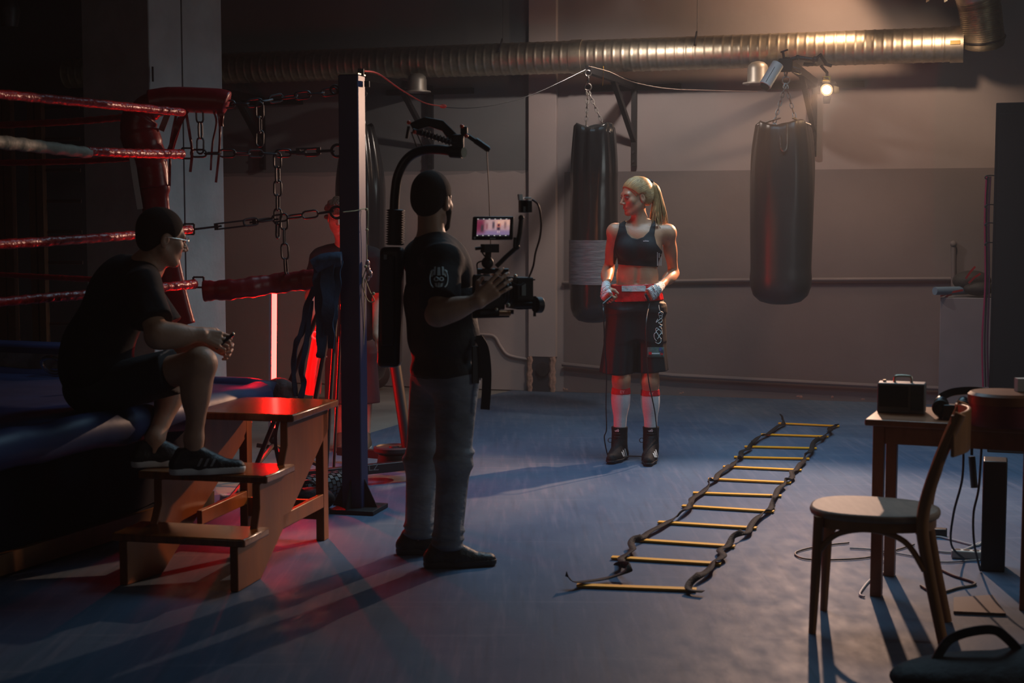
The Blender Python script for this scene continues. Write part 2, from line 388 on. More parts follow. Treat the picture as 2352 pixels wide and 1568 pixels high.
# pilaster with the broken niche at its foot
zb = wl(1245, 820, PO).z; wd = pl_s1-pl_s0
mb = MB(); ax = (WU, -WN, UP)
mb.box(wq((pl_s0+pl_s1)/2, (zb+4.3)/2, PO/2), (wd, PO, 4.3-zb), ax)
struct(mb.build('wall_pilaster', m_wall_pale, bevel=.006))
mb = MB()
for s0, wv in ((pl_s0+.015, .03), (pl_s1-.03, .035)):
    pts = [wq(s0+(.006*math.sin(i*2.3)), zb*i/10, .0) for i in range(11)]
    mb.tube([p+WN*.055 for p in pts], [wv*(.42+.18*abs(math.sin(i*2.7))) for i in range(11)], 7, flat=1.6, up=WU)
struct(mb.build('trim_3', m_plaster_red))
o = MB().box(wq((pl_s0+pl_s1)/2, zb/2, .03), (wd-.07, .05, zb), ax).build('trim_4', m_dark); struct(o)
mb = MB(); mb.cyl(wq((pl_s0+pl_s1)/2+.01, .2, .055), wq((pl_s0+pl_s1)/2+.01, .2, .08), .06, n=24); struct(mb.build('trim_5', m_iron))
# horizontal pipes along the wall
mb = MB(); mb.tube([wl(1291, 649, .03), wl(1700, 643, .03), wl(2184, 640, .03)], .016, 8); tag(mb.build('conduit', m_wall_band), 'thin upper pipe along the back wall at waist height behind the bags', 'pipe')
mb = MB(); mb.tube([wl(1291, 836, .04), wl(1545, 862, .04), wl(2030, 887, .04), wl(2170, 892, .04)], .019, 8); tag(mb.build('heating_pipe', m_wall_band), 'thin lower pipe sloping along the foot of the back wall', 'pipe')
mb = MB(); mb.tube([wl(2190, 662, .04), wl(2190, 555, .04)], .02, 10); mb.ball(wl(2190, 560, .045), .028); tag(mb.build('riser_pipe', m_wall_band), 'short upright pipe with a valve on the wall above the pale plinth', 'pipe')
mb = MB(); mb.tube(spline([wl(1060, 766, .02), wl(1105, 768, .02), wl(1135, 772, .02), wl(1150, 795, .02), wl(1168, 815, .02), wl(1212, 825, .02)], 5), .012, 8); tag(mb.build('wall_cable_conduit', m_wall_pale), 'bent painted conduit on the wall left of the pilaster', 'pipe')
# loose plaster chips at the foot of the wall
mb = MB()
for px in (1296, 1302, 1567, 1572, 1840, 1846, 1919, 1990): mb.ball(wq(ws(px, .01), .02+.02*random.random(), .002), (.022*random.uniform(.4, 1.1), .005, .012*random.uniform(.5, 1.2)), 7, 5, ax)
struct(mb.build('trim_6', m_plaster_red))
# ceiling, far-left wall, right wall
struct(MB().box((-1, 8, 4.35), (18, 16, .1)).build('ceiling', m_dark))
struct(MB().box((-7.6, 6, 2.2), (.2, 20, 4.5)).build('wall_left', m_dark))
# unlit left stretch of the far wall, its shade painted as a dark sheet
struct(MB().prism([wq(-9, 0, .012), wq(ws(330), 0, .012), wq(ws(330), 4.3, .012), wq(-9, 4.3, .012)], -WN*.004).build('trim_7', mat('unlit_wall_shade', (.05, .052, .07), .8, var=.2, scale=2)))
# big column with a service pipe down its lit face
def Pc(px, Y, z=0): q = at(px, 510, Y); return V((q.x, q.y, z))
ce = Pc(350, 9.15); c1 = Pc(197, 9.5); c2 = Pc(516, 9.75)
c3 = c1+c2-ce
struct(MB().prism([ce, c2, c3, c1], (0, 0, 4.35)).build('wall_column', m_col, bevel=.008))
d = (c2-ce).normalized(); nn = V((d.y, -d.x, 0))
pc = Pc(419, 9.42)+nn*.01
tag(MB().tube([V((pc.x, pc.y, .2)), V((pc.x, pc.y, 4.3))], .013, 8, flat=1).build('column_pipe', m_iron), 'dark upright pipe down the lit face of the grey column', 'pipe')
tag(MB().box(Pc(354, 9.14, 2.4)+nn*.012, (.010, .012, .09)).build('column_hook', m_iron), 'small rusty staple near the corner edge of the grey column', 'hook')

# ================================================================ DUCT
def duct_main():
    root = thing('ventilation_duct', at(1400, 128, 12.2), 'long spiral galvanised duct running level under the ceiling', 'duct')
    r = .135; a = onpl(511, 157, W0+WN*.42, WN); b = onpl(2205, 109, W0+WN*.42, WN)
    zc = (wl(1400, 128, .42)).z; a.z = zc; b.z = zc
    a = a-WU*1.6; n = 960; pts = []; rs = []
    for i in range(n+1):
        t = i/n; pts.append(lerp(a, b, t)); rs.append(r+(.004 if i % 9 == 0 else (.0015 if i % 9 in (1, 8) else 0)))
    MB().tube(pts, rs, 32).build('duct_tube', m_steel, root, sharp=60)
    for px in (1325, 2188):
        s = ws(px, .42); c = wq(s, zc, .42); MB().cyl(c-WU*.05, c+WU*.05, r+.008, n=32).build('duct_collar', m_steel, root)
    for px in (1147, 1592):
        s = ws(px, .42+r); c = wq(s, zc+r, .45); mb = MB(); mb.cyl(c-UP*.09+WN*.12, c+UP*.03+WN*.02, .008, n=8); mb.cyl(c, c+UP*1.4, .003, n=6); mb.build('hanger', m_iron, root)
    return root, zc
duct, DZ = duct_main()
o = MB().box(onpl(2194, 97, W0+WN*.57, WN), (.075, .004, .03), (WU, -WN, UP)).build('duct_label', mat('yellow_label', (.8, .55, .15), .5), duct)
def flex_duct():
    e = onpl(2250, 110, W0+WN*.42, WN); e.z = DZ; root = thing('flexible_duct', e, 'ribbed flexible duct dropping to the right end of the long duct', 'duct')
    top = onpl(2236, -60, W0+WN*.6, WN); pts0 = spline([onpl(2180, 105, W0+WN*.42, WN), e+UP*.0-WN*.02, onpl(2262, 70, W0+WN*.5, WN), onpl(2250, 10, W0+WN*.55, WN), top], 22)
    pts0 = spline([onpl(2258, 104, W0+WN*.44, WN), onpl(2257, 75, W0+WN*.48, WN), onpl(2250, 15, W0+WN*.52, WN), top, top+UP*.6], 26)
    rs = [.155*(1 if i > 6 else .55+.45*math.sin(i/6*math.pi/2))+.007*(i % 2) for i in range(len(pts0))]
    MB().tube(pts0, rs, 30).build('ribbed_tube', m_steel, root, sharp=70)
    c = pts0[18]; MB().ring(c, (pts0[19]-pts0[17]), .165, .008, 30).build('clamp_band', m_blackp, root)
flex_duct()
def spout(px, py0, py1, off, label):
    c = wl(px, py0, off); zb_ = wl(px, py1, off).z; root = thing('duct_outlet', V((c.x, c.y, zb_)), label, 'vent', 'air outlets of the long duct')
    h = c.z-zb_; r = .082
    prof = [(.02, h), (.05, h-.008), (.074, h-.03), (r, h-.06), (r, .03), (r+.004, .012)]
    MB().lathe(prof, (c.x, c.y, zb_), UP, 32).build('spout_body', mat('pale_galvanised', (.42, .40, .36), .45, metal=.6, var=.1, scale=20), root, sharp=40)
    MB().lathe([(r, .012), (.118, .010), (.118, 0), (.07, -.004), (.065, .008)], (c.x, c.y, zb_), UP, 32).build('flange', mat('pale_flange', (.42, .40, .36), .5, metal=.3), root)
spout(958, 168, 212, .62, 'pale round air outlet under the duct beside the blue post')
spout(1741, 141, 193, .75, 'pale domed air outlet beside the grey cylinder over the right bag')
# wall brackets for the bags
def bracket(px, pyb, pyt, hook, label):
    s = ws(px, .04); zb_ = wl(px, pyb, .04).z; zt = wl(px, pyt, .04).z; base = wq(s, zb_, .04)
    root = thing('wall_bracket', base, label, 'bracket', 'bag brackets on the back wall')
    MB().bar(base, wq(s, zt, .04), .045, .045, WN).build('upright', m_black, root)
    MB().bar(wq(s-.42, zt-.02, .03), wq(s+.40, zt-.02, .03), .05, .05, UP).build('crossbar', m_black, root)
    h = V(hook); h.z = zt-.0
    MB().bar(wq(s, zt, .04), h, .05, .06, UP).build('arm', m_black, root)
    MB().bar(wq(s, zb_+.22, .05), lerp(wq(s, zt, .04), h, .5), .04, .04, UP).build('brace', m_black, root)
    for z in (zb_+.04, zb_+.12): MB().cyl(wq(s, z, .06), wq(s, z, .078), .012, n=8).build('bolt', m_iron, root)
    return h
HZ = wl(1455, 198, .04).z
def hk(px, off): q = wl(px, 300, off); q.z = HZ; return q
h1 = bracket(1455, 382, 196, hk(1350, 1.45), 'black wall bracket holding the bag behind the boxer')
h2 = bracket(1866, 360, 190, hk(1803, 1.75), 'black wall bracket above the right hanging bag')
h3 = bracket(990, 388, 205, hk(836, 1.25), 'black wall bracket above the cameraman')
bracket(605, 390, 230, hk(470, 1.3), 'black wall bracket seen between the grey column and the blue post')

# ================================================================ PUNCHING BAGS
m_vinyl = mat('black_vinyl', (.018, .020, .022), .20, bump=.3, bscale=5, stretch=(1, 1, .35), spec=.6)
m_vinyl2 = mat('worn_black_vinyl', (.045, .036, .032), .36, var=.2, scale=4, bump=.35, bscale=5, stretch=(1, 1, .3), spec=.6)
def bag(hook, c, zt, zb_, r, label, m, seed, tape=None, topr=.8, chains=2):
    rnd = random.Random(seed); root = thing('punching_bag', V((c.x, c.y, zb_)), label, 'punching bag')
    n = 64; rows = []; H_ = zt-zb_; vs = []; fs = []
    prof = [(0.02, .0), (.35, .004), (.66, .025), (.88, .075), (.98, .15), (1.0, .22)]
    hs = [(p[0]*r, zb_+p[1]*(r/.2)*.8) for p in prof]
    k = 26
    z0 = hs[-1][1]
    for i in range(1, k+1):
        t = i/k; rr = r*(1-.02*math.sin(t*6+seed)) if t < .72 else r*(1-(1-topr)*((t-.72)/.28)**1.6); hs.append((rr, z0+(zt-z0)*t))
    hs += [(r*topr*.93, zt+.012), (r*topr*.86, zt-.01), (r*topr*.55, zt-.05), (.02, zt-.06)]
    ph = [rnd.uniform(0, 6.28) for _ in range(4)]
    for j, (rr, z) in enumerate(hs):
        t = max(0, (z-z0)/(zt-z0)); fold = (.006+.13*max(0, t-.35))*(1 if j > 6 else .3)
        for a in range(n):
            th = 2*math.pi*a/n; q = rr*(1+fold*(math.sin(5*th+ph[0])+.7*math.sin(9*th+ph[1]+t*2)+.5*math.sin(14*th+ph[2]))*.55)
            vs.append((c.x+q*math.cos(th), c.y+q*math.sin(th), z+(.02*math.sin(3*th+ph[3]) if z > zt-.1*0-.005 else 0)))
    for j in range(len(hs)-1):
        for a in range(n): fs.append((j*n+a, j*n+(a+1) % n, (j+1)*n+(a+1) % n, (j+1)*n+a))
    fs += [tuple(range(n))[::-1], tuple(range((len(hs)-1)*n, len(hs)*n))]
    mb = MB(); mb.add(vs, fs); mb.build('bag_body', m, root, sharp=0)
    for k_ in range(chains):
        s = -1 if k_ == 0 else 1; mb = MB(); b = V((c.x+s*r*topr*.42, c.y-r*topr*.5, zt+.01)); top = V((hook.x, hook.y, hook.z-.16)); L = (b-top).length; nl = int(L/.034)
        for i in range(nl): mb.link(lerp(top, b, (i+.5)/nl), b-top, V((0, 1, 0)) if i % 2 else V((1, 0, 0)), .045, .022, .0036)
        mb.build('hanging_chain', m_chain, root)
        mb = MB(); 
        for dx in (-.05, .05): mb.tube([b, b+V((dx, -.02, -.055))], .005, 6)
        mb.build('chain_hook', m_chain, root)
    mb = MB(); mb.ring(V((hook.x, hook.y, hook.z-.135)), V((.2, 1, 0)), .026, .006); mb.ring(V((hook.x, hook.y, hook.z-.075)), V((1, .1, 0)), .03, .006, sx=1.); mb.ring(V((hook.x, hook.y, hook.z-.03)), V((0, 1, 0)), .022, .006); mb.build('carabiner', m_chain, root)
    if tape:
        z1, z2 = tape; mb = MB(); pr = [(r*1.004, 0)]
        N_ = 22
        pr = [(r*(1.050+.005*math.sin(i*2.1)), (z2-z1)*i/N_) for i in range(N_+1)]; mb.lathe([(r*.9, 0)]+pr+[(r*.9, z2-z1)], (c.x, c.y, z1), UP, 48)
        mb.build('tape_wrap', mat('grey_duct_tape', (.30, .30, .30), .42, metal=.2, var=.25, scale=10, stretch=(1, 1, 6), bump=.3, bscale=12), root)
    return root
cb1 = at(1364, 510, h1.y-.02)
b1 = bag(h1, V((cb1.x, h1.y, 0)), at(1364, 292, h1.y).z, at(1364, 741, h1.y).z, 54/(F/h1.y), 'black glossy bag with a grey tape band, hanging behind the boxer', m_vinyl, 3, (at(1364, 652, h1.y).z, at(1364, 551, h1.y).z), topr=.86)
cb2 = at(1795, 510, h2.y)
b2 = bag(h2, V((cb2.x, h2.y, 0)), at(1795, 287, h2.y).z, at(1795, 699, h2.y).z, 70.5/(F/h2.y), 'brownish black bag with bunched top, hanging right under the warm lamp', m_vinyl2, 8, topr=.84)
mb = MB()
cc = V((cb2.x, h2.y, at(1795, 283, h2.y).z))
for s in (-1, 1): mb.tube([cc+V((s*.04, -.13, .03)), cc+V((s*.19, -.05, -.015))], .007, 6)
for x, l in ((-.07, .22), (.0, .30), (-.02, .12)):
    pass
mb.tube(spline([cc+V((-.055, -.205, -.10)), cc+V((-.05, -.222, -.19)), cc+V((-.03, -.228, -.21)), cc+V((-.012, -.225, -.17)), cc+V((-.006, -.2, -.02))], 5), .008, 6)
mb.build('seam_piping', m_chain, b2)
cb3 = at(829, 510, h3.y)
b3 = bag(h3, V((cb3.x, h3.y, 0)), at(829, 290, h3.y).z, at(829, 880, h3.y).z, 57/(F/h3.y), 'tall dark bag half hidden by the blue post', m_vinyl, 5, topr=.55)
# medicine ball at the wall
p = onz(868, 884, .0); tag(MB().ball(V((p.x, p.y-.34, .14)), .14, 24, 16).build('medicine_ball', mat('ball_leather', (.04, .03, .03), .6)), 'dark round ball on the grey floor right of the blue post', 'ball')

# ================================================================ OVERHEAD LAMPS
m_glow = mat('lamp_glass', (1, .9, .7), .5, emit=(1.0, .62, .30), es=60)
m_glow2 = mat('bar_lamp_glow', (1, .9, .7), .5, emit=(1.0, .86, .66), es=14)
def practical():
    L = LAMP; root = thing('spot_lamp', L, 'small lit spotlight on a clamp arm right of the right bag', 'lamp')
    ax = V((-.42, -.9, -.30)).normalized()
    MB().lathe([(.03, -.16), (.038, -.15), (.04, -.02), (.047, 0.0), (.045, .004), (.036, -.006)], L+ax*.0, ax, 28).build('lamp_housing', m_black, root)
    MB().lathe([(.001, .0), (.03, .003), (.031, .0), (.001, -.004)], L+ax*.001, ax, 24).build('lamp_lens', m_glow, root)
    x, y = perp(ax)
    for k, (d, a) in enumerate(((x, y), (-x, y), (y, x), (-y, x))):
        p0 = L+d*.047; p1 = p0+(ax*.5+d*.8).normalized()*.055
        MB().prism([p0-a*.03, p0+a*.03, p1+a*.022, p1-a*.022], ax*.002).build('barn_door', m_black, root)
    mb = MB(); mb.tube([L+UP*.05, L+UP*.12, at(1885, 150, 10.6)], .011, 8); mb.build('yoke', m_black, root)
    MB().box(L+UP*.075+V((-.01, -.03, 0)), (.05, .03, .03)).build('yellow_clip', mat('yellow_tape', (.8, .5, .05), .5), root)
    return root
practical()
Yg = 10.55
root = thing('clamp_arm', at(1808, 135, Yg), 'jointed black clamp arm gripping the bracket above the right bag', 'clamp')
mb = MB(); pts = [at(1805, 140, Yg), at(1832, 132, Yg-.03), at(1872, 137, Yg-.05)]; mb.tube(pts, .014, 10); mb.ball(pts[0], .028); mb.ball(pts[2], .024); mb.ball(pts[1], .018); mb.build('arm_tube', m_iron, root)
mb = MB(); mb.tube([at(1872, 137, Yg-.05), at(1884, 126, Yg-.03), at(1898, 148, Yg), at(1910, 151, Yg)], .013, 8); mb.tube([at(1846, 147, Yg), at(1868, 148, Yg)], .012, 8); mb.build('second_arm', m_iron, root)
MB().box(at(1803, 150, Yg), (.10, .07, .09)).build('jaw', m_black, root, bevel=.01)
mb = MB(); mb.tube([at(1801, 134, Yg-.03), at(1798, 118, Yg-.04)], .009, 8); mb.tube([at(1793, 120, Yg-.04), at(1810, 114, Yg-.06)], .006, 8); mb.build('tommy_handle', m_iron, root)
MB().tube(spline([at(1818, 152, Yg), at(1838, 160, Yg), at(1838, 170, Yg), at(1822, 166, Yg-.05)], 5), .004, 6).build('cable_loop', m_chain, root)
root = thing('grey_cylinder', at(1771, 175, Yg-.1), 'pale grey tilted cylinder clamped beside the right bag hook', 'battery')
a = at(1787, 147, Yg-.1); b = at(1757, 197, Yg-.14)
MB().cyl(a, b, .043, n=28).build('tube_shell', mat('white_plastic', (.62, .60, .58), .45), root, bevel=.004)
MB().cyl(b, b+(b-a)*.09, .036, .030, n=28).build('end_cap', m_blackp, root)
mb = MB(); d = (b-a).normalized(); mb.tube([a+d*.03+V((-.016, -.043, 0)), b-d*.03+V((-.016, -.043, 0))], .004, 6, flat=.4); mb.build('side_stripe', m_blackp, root)
# overhead bar lamps, just reaching into the frame
for i, (c, lab) in enumerate(((BAR[0], 'lit lamp with open flaps at the top edge above the boxer'), (BAR[2], 'small lamp at the top edge left of the flexible duct'))):
    root = thing('bar_lamp', c+UP*.05, lab, 'lamp', 'lamps along the overhead bar'); q = c+UP*.02
    MB().lathe([(.03, .16), (.07, .14), (.075, .03), (.078, .0), (.07, .01)], q, V((0, -.1, 1)), 24).build('lamp_body', m_black, root)
    MB().lathe([(.001, 0), (.06, .004), (.06, .012), (.001, .016)], q+UP*.004, UP, 20).build('lamp_lens', m_glow2, root)
    for s in (-1, 1):
        if i == 0:
            MB().prism([q+V((s*.055, -.05, .0)), q+V((s*.055, .05, .0)), q+V((s*.115, .045, -.038)), q+V((s*.115, -.045, -.038))], (0, 0, .003)).build('flap', m_glow2, root)  # flaps emit too, standing in for the lamp light falling on them
        else:
            MB().prism([q+V((s*.06, -.04, 0)), q+V((s*.06, .04, 0)), q+V((s*.065, .04, -.05)), q+V((s*.065, -.04, -.05))], (s*.003, 0, 0)).build('flap', m_steel, root)
tag(MB().tube([at(1300, -60, 11.0), at(2300, -60, 10.9)], .025, 10).build('lamp_bar', m_black), 'black horizontal bar above the picture that holds the overhead lamps', 'bar')
tag(MB().tube([at(1445, -60, 11.05), BAR[0]+UP*.17], .012, 8).build('lamp_hanger', m_black), 'short hanger between the bar and the lamp above the boxer', 'bracket')
# cords across the wall
tag(MB().tube(spline([at(1352, 152, 11.3), at(1400, 165, 11.25), at(1450, 187, 11.2), at(1530, 203, 11.1), at(1640, 208, 11.0), at(1740, 210, 10.9)], 8), .0035, 6).build('white_cord', mat('pale_cord', (.5, .4, .3), .7)), 'thin pale cord sagging between the two bag brackets', 'cord')
tag(MB().ribbon([at(1386, 152, 11.2), at(1386, 175, 11.2), at(1384, 197, 11.2)], .014, .003).build('yellow_strap', mat('yellow_strap', (.75, .4, .05), .6)), 'short yellow tag dangling from the pale cord', 'strap')
tag(MB().tube(spline([at(836, 163, 7.9), at(870, 170, 8.6), at(920, 205, 9.4), at(975, 236, 10.2), at(1018, 244, 10.5)], 8), .0045, 6).build('red_cord', mat('red_cord', (.55, .05, .03), .7)), 'thin red cord running from the post top to the wall', 'cord')
tag(MB().tube(spline([at(1018, 246, 10.5), at(1080, 248, 10.6), at(1160, 236, 10.8), at(1240, 210, 11.0), at(1345, 160, 11.3)], 8), .003, 6).build('dark_cord', m_blackp), 'thin dark cord sagging from the red knot to the left bag hook', 'cord')
tag(MB().ball(at(1018, 244, 10.5), (.025, .015, .015)).build('cord_knot', MATS['red_cord']), 'small red knot where the red cord meets the dark cord', 'knot')
tag(MB().lathe([(.05, .0), (.07, .1), (.05, .16), (.02, .2)], at(22, 62, 9.5), UP, 20).build('ceiling_lamp', m_iron), 'unlit lamp in the dark upper left corner', 'lamp')

# ================================================================ BLUE POST
m_post = mat('blue_post_paint', (.016, .024, .075), .45, var=.15, scale=6)
YB = 7.72; pb = onz(822, 1172, 0); 
root = thing('steel_post', (pb.x, pb.y, 0), 'dark blue square steel post left of the cameraman', 'post')
zt = at(822, 173, pb.y).z; ph = math.radians(-14); PX = V((math.cos(ph), math.sin(ph), 0)); PY = V((-math.sin(ph), math.cos(ph), 0)); pcn = V((at(812, 700, pb.y).x, pb.y, 0))
MB().box(pcn+UP*(zt/2+.01), (.108, .108, zt-.02), (PX, PY, UP)).build('square_tube', m_post, root, bevel=.006)
MB().box(pcn+UP*(zt+.003), (.112, .112, .006), (PX, PY, UP)).build('top_cap', m_steel, root)
MB().box(pcn+UP*.012+PX*.02, (.24, .24, .024), (PX, PY, UP)).build('base_plate', m_black, root, bevel=.004)
for d in (PX, -PX, -PY):
    MB().prism([pcn+d*.054+UP*.02, pcn+d*.054+UP*.17, pcn+d*.125+UP*.02], d.cross(UP)*.008).build('gusset', m_black, root)
for px, py in ((775, 346), (773, 488)):
    MB().ring(at(px, py, pb.y), V((0, 1, .2)), .030, .0075, 24).build('eye_ring', m_iron, root)
MB().ring(at(769, 206, pb.y), V((0, 1, .2)), .022, .006, 24).build('eye_ring', m_iron, root)
MB().box(at(843, 193, pb.y), (.025, .03, .03)).build('side_lug', m_iron, root)
MB().box(at(829, 166, pb.y), (.03, .03, .035)).build('top_lug', m_iron, root)
mbc = MB()
for pts in ([at(788, 487, 7.5), at(815, 484, 7.55), at(842, 480, 7.62), at(845, 500, 7.62), at(842, 560, 7.62)], [at(842, 560, 7.62), at(842, 610, 7.62), at(832, 650, 7.6), at(845, 690, 7.6), at(860, 690, 7.6), at(850, 670, 7.6), at(838, 640, 7.6)], [at(838, 640, 7.6), at(836, 760, 7.62), at(832, 900, 7.64)]): mbc.tube(spline(pts, 5), .0028, 5)
for px, py in ((842, 481), (843, 528), (840, 612), (858, 674)): mbc.ball(at(px, py, 7.6), .008)
tag(mbc.build('knotted_string', mat('string', (.38, .32, .18), .8)), 'thin pale string knotted around the middle of the blue post', 'string')
mb = MB()
for i in range(5): mb.ball(at(847+random.uniform(-4, 5), 605+i*8, 7.62), (.012, .01, .02))
tag(mb.build('foil_scrap', mat('foil', (.5, .35, .35), .3, metal=.8)), 'crumpled shiny scrap tied to the right side of the blue post', 'scrap')

# ================================================================ RING
m_ringblue = mat('ring_blue_vinyl', (.020, .040, .125), .48, var=.2, scale=3, bump=.35, bscale=4)
m_skirt = mat('ring_skirt_cloth', (.006, .008, .018), .9, spec=.1, bump=.3, bscale=3)
m_tape = mat('worn_white_tape', (.22, .24, .24), .7, var=.5, scale=9)
m_redv = mat('red_vinyl', (.27, .006, .012), .34, var=.2, scale=10, bump=.3, bscale=9, spec=.6)
m_redrope = mat('red_rope_wrap', (.40, .012, .015), .30, var=.25, scale=14, spec=.6, bump=.5, bscale=30)
RC = onz(648, 868, .70); e1 = V((-.34, -.94, 0)).normalized(); e2 = V((-.94, .34, 0)).normalized()
# near edge direction fitted to two seen points
pn = onz(0, 990, .70); e1 = V((pn.x-RC.x, pn.y-RC.y, 0)).normalized(); e2 = V((e1.y, -e1.x, 0)); 
if e2.x > 0: e2 = -e2
root = thing('boxing_ring_platform', (RC.x, RC.y, 0), 'raised blue boxing ring platform with black skirt at the left', 'boxing ring')
P4 = lambda a, b, z: V((RC.x, RC.y, 0))+e1*a+e2*b+UP*z
mb = MB(); mb.prism([P4(.05, .05, .56), P4(5.2, .05, .56), P4(5.2, 4.6, .56), P4(.05, 4.6, .56)], UP*.12); mb.build('deck', m_ringblue, root)
mb = MB()                                       # padded vinyl edge roll along both seen sides
edge = [P4(5.2, .0, .63)]+[P4(5.2-5.0*i/30, .0+.012*math.sin(i*1.3), .625+.008*math.sin(i*2.1)) for i in range(1, 31)]
mb.tube(edge, .078, 14, flat=1.); mb.build('near_edge_roll', m_ringblue, root, sharp=0)
mb = MB(); edge2 = [P4(.12, -.02+4.6*i/30, .625+.006*math.sin(i*1.7)) for i in range(31)]; mb.tube(edge2, [.085 if i > 1 else .07+.01*i for i in range(31)], 14); mb.build('far_edge_roll', m_ringblue, root, sharp=0)
mb = MB(); mb.ball(P4(.03, .0, .62), (.09, .10, .085), 20, 14); mb.build('corner_patch', mat('torn_corner', (.10, .05, .05), .6, var=.4, scale=20, bump=.6, bscale=20), root)
mb = MB(); n = 80; vs = []
for i in range(n+1):
    a = .06+5.1*i/n
    for j, z in enumerate((.60, .35, .12)): vs.append(P4(a, .40+.012*math.sin(i*1.1)*(j+1)/2-.0, z))
mb.add(vs, [(i*3+j, i*3+j+1, (i+1)*3+j+1, (i+1)*3+j) for i in range(n) for j in range(2)])
for i in range(n+1):
    pass
mb.build('skirt', m_skirt, root, sharp=0)
o = bpy.data.objects[root.name]
mb = MB(); mb.bar(P4(.1, .37, .06), P4(5.1, .37, .06), .03, .09, UP); mb.build('floor_beam', mat('beam_wood', (.16, .07, .02), .5, var=.3, scale=6), root)
mb = MB(); mb.prism([P4(.12, .43, .0), P4(5.2, .43, .0), P4(5.2, 4.6, .0), P4(.12, 4.6, .0)], UP*.55); mb.build('underframe', m_skirt, root)
# far border mattress with the worn tape strip
p0 = P4(.35, 1.15, 0); 
mb = MB(); mb.prism([P4(-.10, 1.0, .685), P4(.10, 1.0, .685), P4(.10, 4.4, .685), P4(-.10, 4.4, .685)], UP*.15); mb.build('border_pad', m_ringblue, root, bevel=.02)
mb = MB(); mb.prism([P4(.102, 1.0, .70), P4(.102, 4.4, .70), P4(.102, 4.4, .785), P4(.102, 1.0, .785)], e1*.004); mb.build('tape_strip', m_tape, root)
tag(MB().ring(onz(122, 838, .74), V((.5, 1, .4)), .045, .012, 24, sx=1.7).build('shoe_buckle', mat('chrome', (.75, .7, .6), .15, metal=1.)), 'shiny metal clip lying on the ring deck behind the seated man', 'clip')
mb = MB(); mb.cyl(onz(598, 897, .66), onz(620, 893, .66), .006, n=6); tag(mb.build('bent_nail', m_chain), 'small bent nail sticking out of the ring corner', 'nail')
# ropes
def rope(pts, r0, r1, label, m=None, wrap=.0035, grp=None, wr=1.0):
    p = spline(pts, 40); n = len(p); rs = [lerp(r0, r1, i/n)*(1+.06*math.sin(i*wr)+.03*math.sin(i*2.9)) for i in range(n)]
    o = MB().tube(p, rs, 12).build('ring_rope', m or m_redrope, sharp=0)
    return tag(o, label, 'rope', grp or 'ropes of the boxing ring')
CY_ = at(440, 500, RC.y).y
def rn(px, py):   # point on the vertical plane over the near ring edge
    return onpl(px, py, P4(0, .32, 0), e2)
def rf(px, py):
    return onpl(px, py, P4(.25, 0, 0), e1)
rope([rn(-90, 208), rn(160, 232), rn(420, 258)], .021, .020, 'top rope of the ring, nearest and highest of the red ropes')
rope([rf(-90, 291), rf(150, 280), rf(300, 268)], .018, .018, 'red rope just below the top rope, running to the far side')
rope([rn(-90, 318), rn(60, 333), rn(205, 351)], .032, .024, 'dirty white wrapped part of the second near rope', mat('dirty_white_wrap', (.34, .33, .27), .6, var=.3, scale=14, bump=.4, bscale=20), grp='ropes of the boxing ring', wr=.7)
rope([rn(200, 347), rn(300, 352), rn(418, 354)], .020, .024, 'dark red end of the second near rope beside the white wrapping')
rope([rf(-90, 375), rf(150, 371), rf(310, 363)], .016, .016, 'thin red rope just under the white wrapped rope')
rope([rn(-90, 566), rn(150, 552), rn(330, 538), rn(436, 527)], .021, .021, 'red rope passing behind the seated man at head height')
rope([rf(-90, 626), rf(110, 636), rf(330, 648)], .013, .016, 'thin dull red rope at the seated man\'s shoulder height')
rope([rn(-90, 702), rn(90, 685), rn(230, 674), rn(420, 655), rn(446, 652)], .019, .024, 'lowest red rope, ending at the buckle right of the seated man')
# corner pad
YR = RC.y-.05
def rp(px, py, dy=0): return at(px, py, YR+dy)
root = thing('corner_pad', rp(420, 748), 'red vinyl corner pad bent over the ring corner', 'corner pad')
MB().tube(spline([rp(524, 238), rp(505, 233), rp(455, 230), rp(395, 229), rp(345, 236)], 8), [.02, .05, .060, .062, .062, .062, .063, .063]+[.064]*17+[.066]*8, 18, flat=.9, up=V((0, 1, 0))).build('top_pad', m_redv, root, sharp=0)
MB().tube(spline([rp(380, 236), rp(335, 252), rp(318, 290), rp(330, 335), rp(348, 385), rp(354, 430)], 8), [.06]*5+[.07]*6+[.092]*8+[.10]*6+[.095]*6+[.08]*10, 18, flat=.8, up=V((0, 1, 0))).build('bend_pad', m_redv, root, sharp=0)
MB().tube(spline([rp(348, 370), rp(354, 430), rp(362, 510), rp(382, 600), rp(402, 690), rp(418, 748)], 8), [.080]*10+[.070]*31, 18, flat=.5, up=V((0, 1, 0))).build('upright_pad', m_redv, root, sharp=0)
mb = MB(); mb.ribbon([rp(303, 358, -.06), rp(312, 420, -.06), rp(322, 480, -.05)], .028, .004, base=V((0, -1, 0))); mb.build('white_edge', mat('white_trim', (.55, .55, .5), .6), root)
for a, b in (((385, 262), (370, 300)), ((415, 270), (392, 345))):
    MB().ribbon([rp(*a), lerp(rp(*a), rp(*b), .5), rp(*b)], .03, .004, base=V((0, -1, 0))).build('lacing_strap', m_redv, root)
def strap(pts, w_, label, m=m_redv, dy=-.02):
    o = MB().ribbon(spline([rp(x, y, dy) for x, y in pts], 6), w_, .003, [math.sin(i*.5)*.6 for i in range((len(pts)-1)*6+1)], base=V((0, -1, 0))).build('hanging_strap', m)
    return tag(o, label, 'strap', 'red straps dangling from the ring corner')
strap([(405, 262), (392, 330), (390, 380), (389, 427)], .014, 'red strap hanging at the left of the ring corner, next to the pad')
strap([(428, 262), (436, 310), (441, 350), (437, 395)], .014, 'short red strap ending with a point left of the hanging chain')
